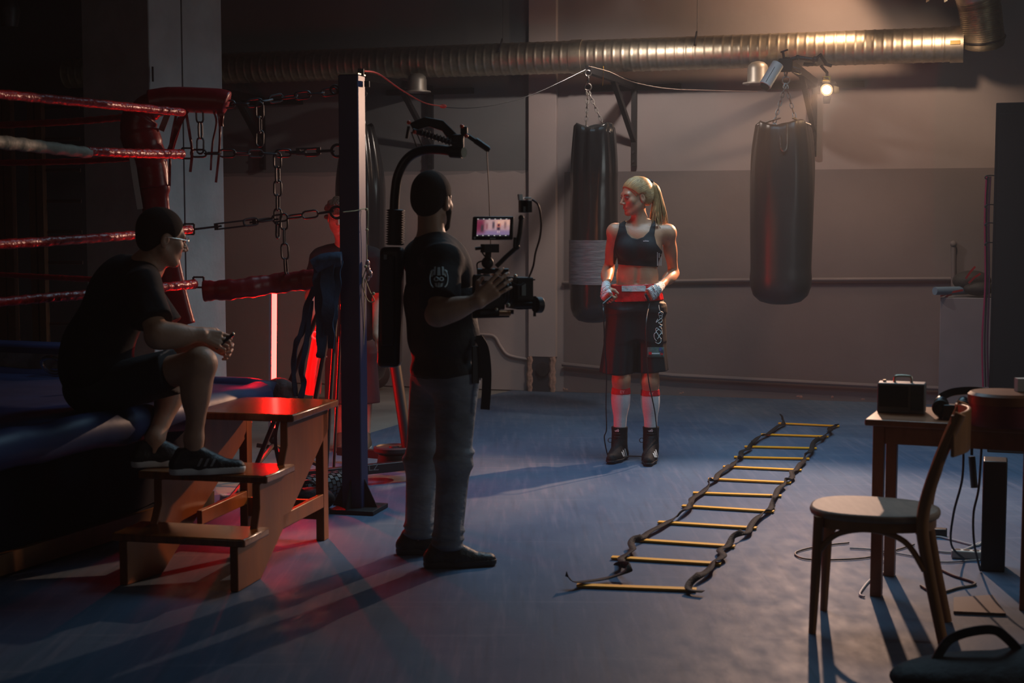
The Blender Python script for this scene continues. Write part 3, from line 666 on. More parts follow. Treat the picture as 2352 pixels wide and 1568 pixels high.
strap([(488, 250), (497, 280), (488, 330), (484, 391)], .010, 'thin red strap under the right end of the top pad')
strap([(500, 255), (505, 290), (503, 350), (496, 419)], .012, 'longest red strap under the right end of the top pad')
strap([(505, 240), (509, 262), (508, 290)], .024, 'short broad red strap at the very end of the top pad')
strap([(430, 250), (408, 290), (390, 345)], .030, 'broad perforated red strap slanting down from the pad')
# chains
def chain(pts, label, L=.082, W=.036, r=.0052, dy=0.):
    P_ = [at(x, y, Y) for x, y, Y in pts]; sp = spline(P_, 20) if len(P_) > 2 else [lerp(P_[0], P_[1], i/40) for i in range(41)]
    cum = [0]
    for i in range(1, len(sp)): cum.append(cum[-1]+(sp[i]-sp[i-1]).length)
    step = L-2*r-.003; n = max(2, int(cum[-1]/step)); mb = MB()
    for i in range(n):
        t = (i+.5)/n*cum[-1]; j = max(1, min(len(sp)-1, next((q for q in range(len(cum)) if cum[q] >= t), 1))); f_ = (t-cum[j-1])/max(1e-6, cum[j]-cum[j-1]); c = lerp(sp[j-1], sp[j], f_)
        d = sp[j]-sp[j-1]; a = math.radians(random.uniform(-15, 15)+(75 if i % 2 else 0)); s_, t_ = perp(d)
        y = V((0, 1, 0)); y = (y-d.normalized()*y.dot(d.normalized())).normalized(); x = d.normalized().cross(y)
        mb.link(c, d, x*math.cos(a)+y*math.sin(a), L, W, r)
    return tag(mb.build('chain', m_iron), label, 'chain', 'chains between the ring corner and the blue post')
yr, yp = YR, pb.y
chain([(506, 240, yr), (585, 236, yr), (640, 225, yp), (700, 218, yp), (772, 209, yp)], 'uppermost level chain from the red pad to the blue post')
chain([(440, 352, yr), (540, 352, yr), (640, 352, yp), (765, 347, yp)], 'second level chain, reaching the post at its middle ring')
chain([(560, 512, yr), (640, 501, yp), (700, 494, yp), (765, 485, yp)], 'third level chain, reaching the post at head height of the hidden person')
chain([(458, 246, yr), (460, 300, yr), (460, 352, yr)], 'short upright chain under the red top pad')
chain([(596, 238, yr), (597, 290, yr), (596, 334, yr)], 'short dangling chain between column and post')
chain([(637, 352, yp), (638, 440, yp), (638, 545, yp)], 'upright chain hanging from the second level chain')
chain([(652, 492, yp), (654, 570, yp), (660, 662, yp)], 'upright chain hanging down over the red wrapped bar')
def turnbuckle(a, b, label):
    A = at(*a); B = at(*b); root = thing('turnbuckle', A, label, 'turnbuckle', 'steel tensioners of the ring corner'); d = (B-A).normalized(); n_ = V((0, 0, 1))
    s_ = d.cross(V((0, 1, 0))).normalized()
    mb = MB(); 
    for q in (-1, 1): mb.tube([lerp(A, B, .28)+s_*q*.014, lerp(A, B, .72)+s_*q*.014], .005, 6)
    mb.box(lerp(A, B, .28), (.02, .02, .035), (d, V((0, 1, 0)), s_)); mb.box(lerp(A, B, .72), (.02, .02, .035), (d, V((0, 1, 0)), s_)); mb.build('frame', m_iron, root)
    MB().tube([A, lerp(A, B, .34)], .006, 6).build('threaded_rod', m_iron, root); MB().tube([lerp(A, B, .66), B], .006, 6).build('threaded_rod', m_iron, root)
turnbuckle((441, 527, yr), (640, 503, yp), 'long steel turnbuckle at the height of the seated man\'s head')
turnbuckle((655, 349, yp), (762, 345, yp), 'steel turnbuckle just left of the post on the second chain')
def buckle(px, py, label):
    c = rp(px, py); s_ = .026; root = MB()
    for a, b in (((-s_, -s_), (s_, -s_)), ((s_, -s_), (s_, s_)), ((s_, s_), (-s_, s_)), ((-s_, s_), (-s_, -s_))): root.bar(c+V((a[0], 0, a[1])), c+V((b[0], 0, b[1])), .009, .009)
    tag(root.build('square_buckle', m_iron), label, 'buckle', 'square rope buckles at the ring corner')
buckle(430, 352, 'square buckle at the end of the second rope'); buckle(434, 526, 'square buckle beside the seated man\'s glasses'); buckle(456, 648, 'square buckle joining the lowest rope to the red wrapped bar')
# red wrapped bar
root = thing('wrapped_bar', at(600, 655, YR), 'red vinyl sleeve wrapped round the bar below the chains', 'padding')
pts = spline([at(467, 668, YR), at(540, 664, YR), at(640, 650, yp), at(722, 641, yp), at(790, 632, yp)], 14)
MB().tube(pts, [.052+.003*math.sin(i*.7)+.002*math.sin(i*1.7) for i in range(len(pts))], 14, flat=.6, up=V((0, 1, 0))).build('sleeve', m_redv, root, sharp=0)
# cloths over the bar
m_cloth = mat('blue_cloth', (.022, .055, .11), .85, bump=.4, bscale=25)
def hang(pts, w_, label, m=m_cloth, nm='hanging_cloth', cat='cloth', amp=.5, grp='blue cloths over the red bar'):
    sp = spline([at(x, y, Y) for x, y, Y in pts], 8); n = len(sp)
    ww = w_ if not isinstance(w_, tuple) else [lerp(w_[0], w_[1], i/(n-1))*(1+.12*math.sin(i*.9)) for i in range(n)]
    return tag(MB().ribbon(sp, ww, .008, [amp*math.sin(i*.33+pts[0][0]) for i in range(n)], base=V((0, -1, 0))).build(nm, m), label, cat, grp)
y0 = yp-.12
hang([(735, 604, y0), (733, 640, y0), (735, 700, y0), (738, 790, y0), (735, 822, y0)], (.07, .04), 'blue cloth strip hanging at the left end of the bundle')
hang([(752, 600, y0-.01), (752, 650, y0-.02), (754, 720, y0-.02), (757, 770, y0-.02)], (.08, .05), 'blue cloth strip in the middle of the bundle on the bar')
hang([(770, 598, y0), (769, 650, y0), (764, 730, y0), (760, 800, y0)], (.08, .03), 'blue cloth strip hanging closest to the blue post')
hang([(725, 660, y0), (706, 700, y0), (694, 760, y0), (680, 790, y0), (674, 850, y0), (680, 910, y0)], (.035, .022), 'long twisted blue strip trailing down to the left')
hang([(715, 690, y0), (703, 790, y0), (692, 850, y0), (698, 880, y0), (690, 915, y0)], (.025, .03), 'long twisted blue strip ending just above the wooden steps')
mb = MB(); mb.tube(spline([at(722, 612, y0), at(740, 601, y0), at(760, 597, y0), at(785, 596, y0)], 5), .04, 12); tag(mb.build('cloth_bundle', m_cloth), 'bunched blue cloth lying over the right end of the bar', 'cloth')
# ================================================================ STEPS
m_wood = mat('varnished_pine', (.23, .058, .006), .27, var=.35, scale=7, stretch=(6, 1, 1), bump=.05, bscale=20, coat=.5)
m_wood2 = mat('varnished_pine_side', (.25, .062, .006), .38, var=.4, scale=6, stretch=(1, 1, .25), bump=.05, bscale=20)
SO = V((-1.101, 5.905, 0)); U_ = (V((-.974, 6.447, 0))-SO).normalized(); W_ = V((U_.y*-1, U_.x, 0))
root = thing('wooden_steps', SO, 'varnished three-step wooden stairs against the ring', 'steps')
S = lambda s, v, z: SO+U_*s+W_*v+UP*z
def tread(s0, s1, z, v0=-.02, v1=.57):
    MB().prism([S(s0, v0, z-.034), S(s1, v0, z-.034), S(s1, v1, z-.034), S(s0, v1, z-.034)], UP*.034).build('tread', m_wood, root, bevel=.007)
tread(0, .26, .22); tread(.24, .56, .44); 
_n = (V((-.785, 6.966, 0))-SO).dot(U_)
tread(.545, _n+.02, .66, v1=.47)
for v in (.015, .40):
    prof = [(.01, 0), (.01, .186), (.20, .186), (.245, .30), (.245, .406), (.50, .406), (.56, .52), (.56, .626), (_n-.02, .626), (_n-.03, .52), (.245, 0)]
    MB().prism([S(a, v+(.11*(1-min(1, a/.6)) if v > .2 else 0), z) for a, z in prof], W_*.035).build('stringer', m_wood2, root, bevel=.004)
    MB().prism([S(_n-.10, v, 0), S(_n-.035, v, 0), S(_n-.035, v, .62), S(_n-.10, v, .62)], W_*.04).build('leg', m_wood2, root, bevel=.004)
    MB().prism([S(.50, v-.0, .16), S(_n-.1, v, .16), S(_n-.1, v, .225), S(.50, v, .225)], W_*.025).build('side_rail', m_wood2, root, bevel=.004)
MB().prism([S(_n-.09, .05, .10), S(_n-.06, .05, .10), S(_n-.06, .42, .10), S(_n-.09, .42, .10)], UP*.09).build('back_rail', m_wood2, root)
for s0, z in ((.03, .1), ): pass

# ================================================================ RED TUBE LIGHT
TY = 8.6; ta = at(627, 986, TY); tb = at(629, 658, TY)
root = thing('tube_light', (ta.x, ta.y, 0), 'red glowing tube light standing behind the ring corner', 'lamp')
m_red = mat('red_tube_glow', (1, .2, .2), .4, emit=(1.0, .0030, .0024), es=150)
MB().tube([ta+UP*.01, tb], .0180, 16).build('glowing_tube', m_red, root)
mb = MB(); mb.prism([ta+V((x, y, .0)) for x, y in ((-.024, -.022), (-.024, .025), (.006, .025), (.006, .021), (-.0205, .021), (-.0205, -.0195), (-.008, -.0195), (-.008, -.022))], (tb-ta)*1.0); mb.build('tube_back', mat('grey_housing', (.4, .38, .4), .5), root)
MB().cyl(ta-UP*.03, ta+UP*.012, .024, n=16).build('end_cap', m_blackp, root); MB().cyl(tb, tb+UP*.04, .024, n=16).build('end_cap', m_blackp, root)
def seg(nm, pts, r, label, cat, m=m_black, n=8, grp=None, **k): return tag(MB().tube(pts, r, n, **k).build(nm, m), label, cat, grp)
root = thing('light_stand', (ta.x, ta.y, 0), 'black tripod stand under the red tube light', 'stand')
hub = ta-UP*.06
for q in (onz(525, 1150, .02), V((ta.x+.25, ta.y+.3, .02)), V((ta.x+.22, ta.y-.28, .02))): MB().tube([hub-UP*.03, q], .014, 8).build('leg', m_black, root)
mb = MB(); mb.ball(hub, .025); mb.tube([hub, ta-UP*.02], .012, 8); mb.tube([at(590, 1022, TY), at(634, 1029, TY)], .013, 8); mb.build('hub', m_black, root)
tag(MB().ribbon(spline([at(641, 960, 8.3), at(633, 995, 8.3), at(634, 1030, 8.3), at(641, 1065, 8.3)], 6), .02, .003, base=V((0, -1, 0))).build('loop_strap', m_blackp), 'black strap loop dangling beside the foot of the tube light', 'strap')

# ================================================================ CLUTTER BEHIND THE POST
m_rubber = mat('black_rubber', (.02, .02, .022), .55)
m_redlit = mat('red_leather', (.42, .03, .03), .35, bump=.3, bscale=8)
def pole(a, b, r, label, m, nm='leaning_pole', cat='pole', grp='poles leaning behind the steps'): return tag(MB().tube([at(*a)+(at(*a)-at(*b))*((at(*a).z-.01)/max(.05, (at(*b).z-at(*a).z))), at(*b)], r, 10, flat=.7).build(nm, m), label, cat, grp)
m_dw = mat('dark_wood', (.045, .022, .02), .5, var=.3, scale=10)
pole((655, 905, 8.0), (742, 690, 7.9), .020, 'dark pole leaning left from the blue cloths', m_dw)
pole((722, 930, 7.9), (768, 680, 7.9), .022, 'dark brown pole leaning right behind the red bag', m_dw)
pole((757, 955, 8.1), (773, 700, 8.1), .016, 'upright dark pole just left of the blue post', m_rubber)
pole((775, 905, 8.2), (788, 640, 8.0), .012, 'thin upright pole half behind the blue post', m_dw)
# standing red bag (lit by the tube)
c = at(722, 905, 8.9); b_ = thing('training_shield', V((c.x, c.y, c.z)), 'shiny red vinyl shield standing between the poles', 'pad')
MB().tube(spline([at(718, 903, 8.9), at(722, 850, 8.9), at(734, 780, 8.95), at(742, 720, 9.0), at(745, 690, 9.0)], 6), [.085]*6+[.08]*8+[.06]*6+[.045]*5, 16, flat=.6).build('shield_cover', m_redlit, b_, sharp=0)
MB().ring(at(724, 770, 8.85), V((.3, 1, 0)), .02, .006).build('white_ring', mat('white_rubber', (.6, .6, .6), .5), b_)
# plate-loaded stand: disc, pole
pc_ = at(905, 1030, 8.6); root = thing('weight_sled', (onz(905, 1085, 0).x, 8.6, 0), 'black training sled with a round plate and leaning pole behind the cameraman', 'exercise sled')
z1 = pc_.z
MB().lathe([(.01, 0), (.11, 0), (.12, .01), (.12, .03), (.105, .036), (.10, .028), (.03, .028), (.028, .036), (.01, .036)], (pc_.x, 8.6, z1-.02), UP, 40).build('round_plate', m_rubber, root)
MB().lathe([(.01, 0), (.095, 0), (.1, .02), (.09, .07), (.01, .08)], (pc_.x, 8.6, z1-.10), UP, 30).build('plate_stack', m_black, root)
MB().tube([V((pc_.x+.08, 8.6, z1)), at(905, 820, 8.75)], .034, 12).build('push_pole', m_black, root)
MB().bar(at(690, 1093, 8.2), at(1010, 1060, 8.6), .05, .055, UP).build('front_rail', m_blackp, root, bevel=.004)
MB().bar(at(780, 1035, 9.2), at(955, 1050, 8.8), .05, .05, UP).build('rear_rail', m_black, root)
for p_ in ((720, 1090, 8.25), (985, 1064, 8.55)):
    q = at(*p_); MB().box(V((q.x, q.y, q.z/2-.01)), (.06, .08, q.z)).build('foot', m_black, root)
t_ = MB(); a = at(780, 1083, 8.15); b = at(920, 1068, 8.35)
text_mb(t_, 'SKLZ', .055, at(846, 1074, 8.27), V((.93, .36, 0)), UP, align='CENTER'); t_.build('lettering', mat('grey_print', (.25, .27, .27), .5), root)
# foam roller with grid
ra, rb = at(688, 1128, 7.78), at(788, 1112, 8.02); ra.z = .075; rb.z = .075
root = thing('foam_roller', (ra.x, ra.y, 0), 'black foam roller with a block pattern lying behind the steps', 'foam roller')
MB().cyl(ra, rb, .066, n=30).build('core', m_rubber, root)
mb = MB(); d = (rb-ra).normalized(); L_ = (rb-ra).length; x, y = perp(d)
for i in range(11):
    for k in range(14):
        a = 2*math.pi*(k+.5*(i % 2))/14; o_ = x*math.cos(a)+y*math.sin(a); tn = d.cross(o_); mb.box(ra+d*L_*(i+.5)/11+o_*.07, (.024, L_/11*.8, .010), (tn, d, o_))
mb.build('grip_blocks', mat('roller_rubber', (.05, .055, .06), .35), root)
for (px, py, rr, lab, ms) in ((465, 1172, .068, 'grey studded balance disc on the floor behind the steps', (.20, .20, .21)), (524, 1141, .045, 'small pale disc on the floor behind the lowest step', (.45, .45, .45))):
    q = onz(px, py, .02); root = thing('balance_disc', (q.x, q.y, 0), lab, 'balance disc'); mm = mat('disc%.2f' % rr, ms, .5)
    MB().lathe([(.01, 0), (rr*.95, 0), (rr, .012), (rr*.93, .028), (rr*.5, .034), (.01, .034)], (q.x, q.y, .002), UP, 32).build('disc_body', mm, root)
    mb = MB()
    for r_ in (.3, .5, .7, .88):
        for k in range(int(34*r_)): a = 2*math.pi*k/int(34*r_); mb.ball((q.x+rr*r_*math.cos(a), q.y+rr*r_*math.sin(a), .034), .0035, 6, 4)
    mb.build('studs', mm, root)
q = onz(712, 1176, 0); gb = thing('gear_blocker', q, 'black gear mass added as a light block on the floor between the steps and the blue post', 'bag'); s = SDF(); s.ell(q+V((.0, .10, .05)), (.12, .07, .065), k=.03)  # dark mass of gear, built as a bag to block the tube's red light
s.cut(V((0, 0, .002)), -UP); cloth('bag_body', s, .008, mat('black_nylon', (.010, .010, .014), .7, bump=.5, bscale=15), gb); MB().tube(spline([q+V((-.08, .10, .09)), q+V((-.02, .08, .15)), q+V((.05, .10, .10))], 6), .008, 8).build('strap', m_rubber, gb)
# wall bars behind the ring
for i, px in enumerate((8, 28, 84, 98)):
    q = at(px, 600, 10.6); tag(MB().box((q.x, q.y, 1.18), (.055, .09, 2.36)).build('climbing_upright', mat('old_orange_wood', (.11, .045, .015), .6, var=.3, scale=6)), ['dim orange wooden upright at the far left edge', 'dim wooden upright second from the left edge', 'dim wooden upright third from the left edge', 'dim wooden upright nearest the grey column'][i], 'wall bar', 'wall bars behind the ring')
for k in range(9):
    z = .55+k*.22; a = at(105, 600, 10.65); b = at(190, 600, 10.65); tag(MB().tube([V((a.x-.1, a.y, z)), V((b.x, b.y, z))], .014, 8).build('climbing_rung', m_dw), 'dark rail of the shelving behind the ring', 'rail', 'dark rails left of the column')

# ================================================================ AGILITY LADDER
L = [(1325, 1343), (1405, 1279), (1450, 1238), (1512, 1198), (1567, 1161), (1592, 1131), (1627, 1099), (1661, 1071), (1686, 1049), (1710, 1025), (1748, 997), (1788, 971.5)]
R = [(1600, 1353), (1656, 1294), (1688, 1254), (1738, 1212), (1778, 1174), (1795, 1138), (1817, 1108), (1841, 1079), (1859, 1053), (1876, 1029), (1903, 1002), (1928, 978)]
root = thing('agility_ladder', onz(1600, 1150, 0), 'agility ladder with yellow rungs and black straps laid on the floor', 'agility ladder')
m_yel = mat('yellow_rung', (1.0, .42, .008), .6); m_web = mat('black_webbing', (.016, .011, .010), .75, spec=.25, bump=.4, bscale=120)
for (a, b) in zip(L, R):
    A = onz(*a, .010); B = onz(*b, .010); MB().bar(A, B, .040, .007, UP).build('rung', m_yel, root)
def webbing(pts, ends, seed):
    rnd = random.Random(seed); P_ = []; 
    for i in range(len(pts)-1):
        A, B = pts[i], pts[i+1]; P_.append(A); 
        if (B-A).length > .2:
            n_ = V((-(B-A).y, (B-A).x, 0)).normalized()
            P_.append(lerp(A, B, .35)+n_*rnd.uniform(-.022, .022)+UP*rnd.uniform(.0, .012)); P_.append(lerp(A, B, .7)+n_*rnd.uniform(-.022, .022)+UP*rnd.uniform(.0, .012))
    P_.append(pts[-1]); P_ = ends[0]+P_+ends[1]; sp = spline(P_, 7); n = len(sp)
    for p_ in sp: p_.z = max(p_.z, .012)
    ph = rnd.uniform(0, 6); tw = []; a = 0
    for i in range(n): q_ = math.sin(i*.13+ph)+.6*math.sin(i*.29+2*ph); tw.append(.42*q_*q_*q_)
    for i, p_ in enumerate(sp): p_.z += abs(math.sin(tw[i]))*.012
    MB().ribbon(sp, .032, .003, tw).build('side_strap', m_web, root, sharp=0)
lp = [onz(lerp(a[0], b[0], .09), lerp(a[1], b[1], .09), .018) for a, b in zip(L, R)]; rp2 = [onz(lerp(a[0], b[0], .93), lerp(a[1], b[1], .93), .018) for a, b in zip(L, R)]
lp2 = [onz(1352, 1334, .02), onz(1400, 1326, .02), onz(1448, 1308, .05), onz(1418, 1300, .03)]+lp[1:]
webbing(lp2, ([onz(1300, 1323, .05), onz(1318, 1336, .03)], [onz(1793, 957, .04)]), 4)
webbing(rp2, ([onz(1615, 1358, .02)], [onz(1923, 974, .03)]), 9)

# ================================================================ CHAIR
m_cw = mat('beech_dark', (.40, .15, .045), .42, var=.25, scale=9, stretch=(1, 1, .2)); m_seat = mat('seat_ply', (.36, .22, .15), .6, var=.12, scale=8, stretch=(5, 1, 1))
CO = V((1.10, 5.32, 0)); cB = V((.352, -.12, 0)).normalized(); cW = V((.12, .352, 0)).normalized(); wd_ = .34; dp = .40
root = thing('wooden_chair', CO, 'brown wooden chair with curved backrest in front of the table', 'chair')
C_ = lambda b, w_, z: CO+cB*b+cW*w_+UP*z
def leg_(b0, b1, w0, w1, z1): MB().tube([C_(b0, w0, 0), C_(lerp(b0, b1, .5), lerp(w0, w1, .5), z1/2), C_(b1, w1, z1)], [.014, .018, .020], 10).build('leg', m_cw, root)
leg_(0, .015, 0, .02, .43); leg_(0, .015, wd_, wd_-.02, .43)
for w0, w1 in ((.02, .0), (wd_-.02, wd_)):
    pts = spline([C_(dp+.06, w0, 0), C_(dp-.0, w0, .28), C_(dp-.02, w0+.0, .45), C_(dp+.03, w1, .65), C_(dp+.10, w1, .83)], 6); MB().tube(pts, [lerp(.016, .019, min(1, i/10))*(1 if i < 18 else .9) for i in range(len(pts))], 10, flat=1.2).build('leg', m_cw, root)
sp = []
for i in range(40):
    a = 2*math.pi*i/40; ca, sa = math.cos(a), math.sin(a); k = .82
    sp.append(C_(dp/2+.0+(dp/2+.035)*math.copysign(abs(ca)**k, ca), wd_/2+(wd_/2+.03+(-.015*ca))*math.copysign(abs(sa)**k, sa), .425))
MB().prism(sp, UP*.028).build('seat', m_seat, root, bevel=.010)
sp2 = [lerp(p_, C_(dp/2, wd_/2, .385), .06) for p_ in sp]
for p_ in sp2: p_.z = .39
MB().prism(sp2, UP*.036).build('apron', m_cw, root)
pts = spline([C_(dp+.075, -.015, .75), C_(dp+.12, wd_*.3, .755), C_(dp+.12, wd_*.7, .755), C_(dp+.075, wd_+.015, .75)], 8)
MB().ribbon(pts, .014, .15, [0]*len(pts)).build('backrest', m_cw, root, bevel=.004)
for (a, b_) in ((0, 1),):
    for w0 in (0.01, wd_-.01):
        MB().tube(spline([C_(.015, w0, .30), C_(.08, w0, .37), C_(.20, w0, .395), C_(.32, w0, .36), C_(dp-.01, w0, .26)], 6), .011, 8).build('curved_brace', m_cw, root)
# ================================================================ TABLE
m_tw = mat('table_wood', (.34, .12, .045), .35, var=.25, scale=6, stretch=(1, 5, 1))
TO = V((1.399, 5.83, 0)); tL = V((.925, -.38, 0)).normalized(); tS = V((.38, .925, 0)).normalized()
T_ = lambda a, b, z: TO+tL*a+tS*b+UP*z
root = thing('side_table', TO, 'brown wooden table at the right edge holding the radio', 'table')
MB().prism([T_(0, 0, .695), T_(.86, 0, .695), T_(.86, .50, .695), T_(0, .50, .695)], UP*.026).build('table_top', m_tw, root, bevel=.005)
for a in (.05, .62):
    for b in (.06, .43): MB().bar(T_(a, b, 0), T_(a, b, .695), .045, .045, tS).build('leg', m_tw, root, bevel=.003)
for b in (.06, .43): MB().bar(T_(.05, b, .655), T_(.62, b, .655), .022, .07, UP).build('rail', m_tw, root)
for a in (.05, .62): MB().bar(T_(a, .06, .655), T_(a, .43, .655), .022, .07, UP).build('rail', m_tw, root)
# radio
q = onz(2078, 950, .721); RX = V((.95, -.31, 0)).normalized(); RY = V((.31, .95, 0)); bc = V((q.x-.0, q.y+.05, .721))
root = thing('radio', bc, 'grey box radio with a carry handle on the table', 'radio'); m_rad = mat('radio_grey', (.14, .145, .15), .45); k_ = lambda a, b, z: bc+RX*a+RY*b+UP*z
MB().box(k_(0, 0, .062), (.19, .10, .124), (RX, RY, UP)).build('radio_body', m_rad, root, bevel=.006)
MB().box(k_(-.03, -.051, .07), (.115, .004, .085), (RX, RY, UP)).build('dark_front', m_blackp, root)
MB().box(k_(.062, -.051, .065), (.05, .004, .10), (RX, RY, UP)).build('side_grille', mat('grille', (.035, .035, .035), .7, bump=.8, bscale=300), root)
mb = MB(); mb.tube(spline([k_(-.03, 0, .124), k_(-.028, 0, .145), k_(-.015, 0, .150), k_(.02, 0, .150), k_(.035, 0, .145), k_(.037, 0, .124)], 5), .006, 8); mb.build('carry_handle', m_steel, root)
mb = MB(); mb.cyl(k_(-.07, 0, .124), k_(-.07, 0, .133), .007, n=10); mb.build('dial', m_steel, root)
# headset
hc = onz(2160, 962, .721); root = thing('headset', hc, 'black headset and walkie gear lying between radio and red case', 'headphones')
for dx in (0, .085): 
    c = hc+RX*dx+UP*.045+RY*.03; MB().ball(c, (.032, .05, .045), 20, 14, (RX, RY, UP)).build('ear_cup', m_blackp, root)
    MB().ring(c-RY*.035+UP*.0, RY, .026, .008).build('ear_cushion', m_rubber, root)
MB().ribbon(spline([hc+RX*.0+UP*.085+RY*.03, hc+RX*.05+UP*.105+RY*.05, hc+RX*.14+UP*.11+RY*.06, hc+RX*.24+UP*.09+RY*.05], 8), .03, .012, base=V((0, -1, .3))).build('headband', m_blackp, root)
mb = MB(); mb.box(hc+RX*.04+UP*.03-RY*.0, (.06, .05, .06), (RX, RY, UP)); mb.build('belt_pack', m_blackp, root, bevel=.005)
# round red case
cc = onz(2330, 985, .721); cc = V((cc.x-.0, cc.y+.12, .721)); root = thing('round_case', cc, 'dark red round case with an orange lid on the table corner', 'case')
MB().lathe([(.01, 0), (.128, 0), (.132, .01), (.132, .085), (.01, .085)], cc, UP, 40).build('case_body', mat('case_red', (.16, .012, .010), .45), root, sharp=30)
MB().lathe([(.01, .085), (.136, .085), (.137, .118), (.125, .128), (.01, .13)], cc, UP, 40).build('lid', mat('case_lid', (.22, .06, .015), .4), root, sharp=30)
q = onz(2226, 972, .721); tag(MB().box(q+UP*.012+RY*.02, (.05, .03, .022), (RX, RY, UP)).build('paper_scrap', mat('cream_paper', (.5, .5, .38), .8)), 'crumpled cream paper beside the headset', 'paper')
# right side: dark cabinet, pale plinth, roller, bags, bands
c0 = at(2281, 510, 9.6); c0.z = 0; ctop = at(2290, 236, 9.6).z
WV = V((.315, .949, 0)).normalized(); WR = V((.949, -.315, 0))
root = thing('tall_cabinet', c0, 'tall dark cabinet along the right edge', 'cabinet')
MB().prism([c0, c0+WR*1.3, c0+WR*1.3+WV*1.2, c0+WV*1.2], UP*ctop).build('carcass', m_dark_stuff, root, bevel=.006)
MB().box(c0+WR*.20+UP*ctop*.52-WV*.008, (.36, .012, ctop*.9), (WR, WV, UP)).build('door', m_dark_stuff, root, bevel=.003)
w0 = wl(2160, 683, .45); w1 = wl(2278, 683, .45); zt_ = w0.z; w0.z = 0; w1.z = 0
tag(MB().prism([w0, w1, w1-WN*.4, w0-WN*.4], UP*zt_).build('plinth', mat('pale_grey_board', (.20, .20, .22), .7, var=.08, scale=4), bevel=.006), 'pale grey plinth against the back wall left of the cabinet', 'plinth')
a = wl(2147, 668, .5); b = wl(2222, 664, .3); b.z = a.z; r_ = .032
root = thing('foam_tube', a, 'light blue foam tube sticking out over the pale plinth', 'foam roller'); MB().cyl(a, b, r_, n=24).build('tube_body', mat('pale_blue_foam', (.16, .26, .36), .7), root)
root = thing('sports_bag', wl(2235, 680, .3), 'dark bag with red trim lying on the pale plinth', 'bag')
MB().ball(wl(2232, 645, .28), (.15, .12, .085), 24, 14, (WU, -WN, UP)).build('bag_body', mat('bag_cloth', (.03, .03, .03), .7, bump=.8, bscale=12), root)
MB().ball(wl(2248, 662, .35), (.12, .1, .06), 20, 12, (WU, -WN, UP)).build('lower_fold', mat('bag_cloth', (.03, .03, .03)), root)
mb = MB(); 
for p0_, p1_ in (((2218, 640), (2240, 612)), ((2225, 650), (2252, 628)), ((2170, 684), (2186, 676)), ((2160, 680), (2212, 666))): mb.ribbon([wl(*p0_, .42), wl((p0_[0]+p1_[0])/2, (p0_[1]+p1_[1])/2-2, .43), wl(*p1_, .42)], .016, .004, base=WN)
mb.build('red_trim', m_redv, root)
for i, (x0, x1, m_, lab, cm) in enumerate(((2266, 2256, m_redv, 'pink red resistance band hanging leftmost beside the cabinet', (.36, .012, .06)), (2270, 2262, None, 'black resistance band hanging beside the cabinet edge', (.02, .02, .025)), (2275, 2268, None, 'dull purple resistance band hanging closest to the cabinet', (.10, .02, .05)))):
    o = MB().tube(spline([at(x0, 405, 9.75), at(x0-4, 500, 9.75), at(x0-3, 650, 9.75), at(x1, 780, 9.75), at(x1+2, 888, 9.75)], 8), .011, 8, flat=.5).build('resistance_band', mat('band%d' % i, cm, .5)); tag(o, lab, 'resistance band', 'bands hanging on the cabinet hooks')
mb = MB()
for z in (403, 470, 512, 557): mb.tube(spline([at(2284, z, 9.7), at(2268, z, 9.68), at(2262, z+5, 9.68), at(2268, z+9, 9.68)], 4), .004, 6)
tag(mb.build('hook_rail', m_iron), 'small wire hooks on the cabinet side holding the bands', 'hook')
tag(MB().box(onz(2345, 905, .84), (.04, .04, .05)).build('paper_cup', mat('white_paper', (.5, .5, .48), .7)), 'small white cup at the right edge behind the red case', 'cup')
bpy.data.objects['paper_cup'].location.z = .852
# under the table
q = onz(2283, 1315, 0); tag(MB().box(V((q.x+.02, q.y+.08, .24)), (.10, .14, .48), (RX, RY, UP)).build('pc_tower', m_blackp, bevel=.006), 'black upright box standing under the table', 'box')
a = at(2232, 1020, 6.0); root = thing('hanging_headset', a, 'black handset hanging by its cord under the table', 'handset')
MB().tube([at(2232, 1020, 6.0), at(2232, 1045, 6.0)], .006, 6).build('cord_loop', m_iron, root); MB().tube([at(2232, 1048, 6.0), at(2238, 1120, 5.98)], .022, 10, flat=.6).build('grip', m_blackp, root)
m_cab = mat('black_cable', (.015, .015, .018), .5); m_cabw = mat('white_cable', (.42, .42, .42), .5)
def cable(pts, r, label, m, z=.006):
    sp = spline([onz(x, y, z) if len(t) == 0 else at(x, y, t[0]) for x, y, *t in pts], 8); tag(MB().tube(sp, r, 6).build('floor_cable', m), label, 'cable', 'cables around the table')
cable([(1950, 1246), (1880, 1254), (1828, 1268), (1845, 1282), (1905, 1285), (1990, 1280), (2050, 1265), (2100, 1250)], .004, 'thin dark cable looping out on the floor left of the chair', m_cab)
cable([(2213, 1020, 6.1), (2210, 1100, 6.1), (2190, 1180, 6.2), (2185, 1250, 6.3), (2215, 1284)], .005, 'black cable hanging from the table back', m_cab)
cable([(2255, 1020, 6.1), (2248, 1120, 6.1), (2236, 1180, 6.1), (2238, 1250, 6.1), (2252, 1310)], .005, 'black cable hanging beside the upright box', m_cab)
cable([(2116, 1245), (2150, 1232), (2190, 1240), (2240, 1252), (2255, 1244)], .005, 'white cable on the floor, furthest back under the table', m_cabw)
cable([(2115, 1250), (2140, 1262), (2180, 1268), (2215, 1262), (2250, 1246)], .005, 'white cable crossing to the power strip', m_cabw)
cable([(1952, 1258), (2010, 1262), (2090, 1275), (2160, 1290), (2250, 1285)], .004, 'thin grey cable running behind the chair legs', m_cabw)
cable([(2030, 1285), (2032, 1312), (2000, 1330), (1975, 1362), (1985, 1370)], .005, 'white cable curling at the table leg', m_cabw)
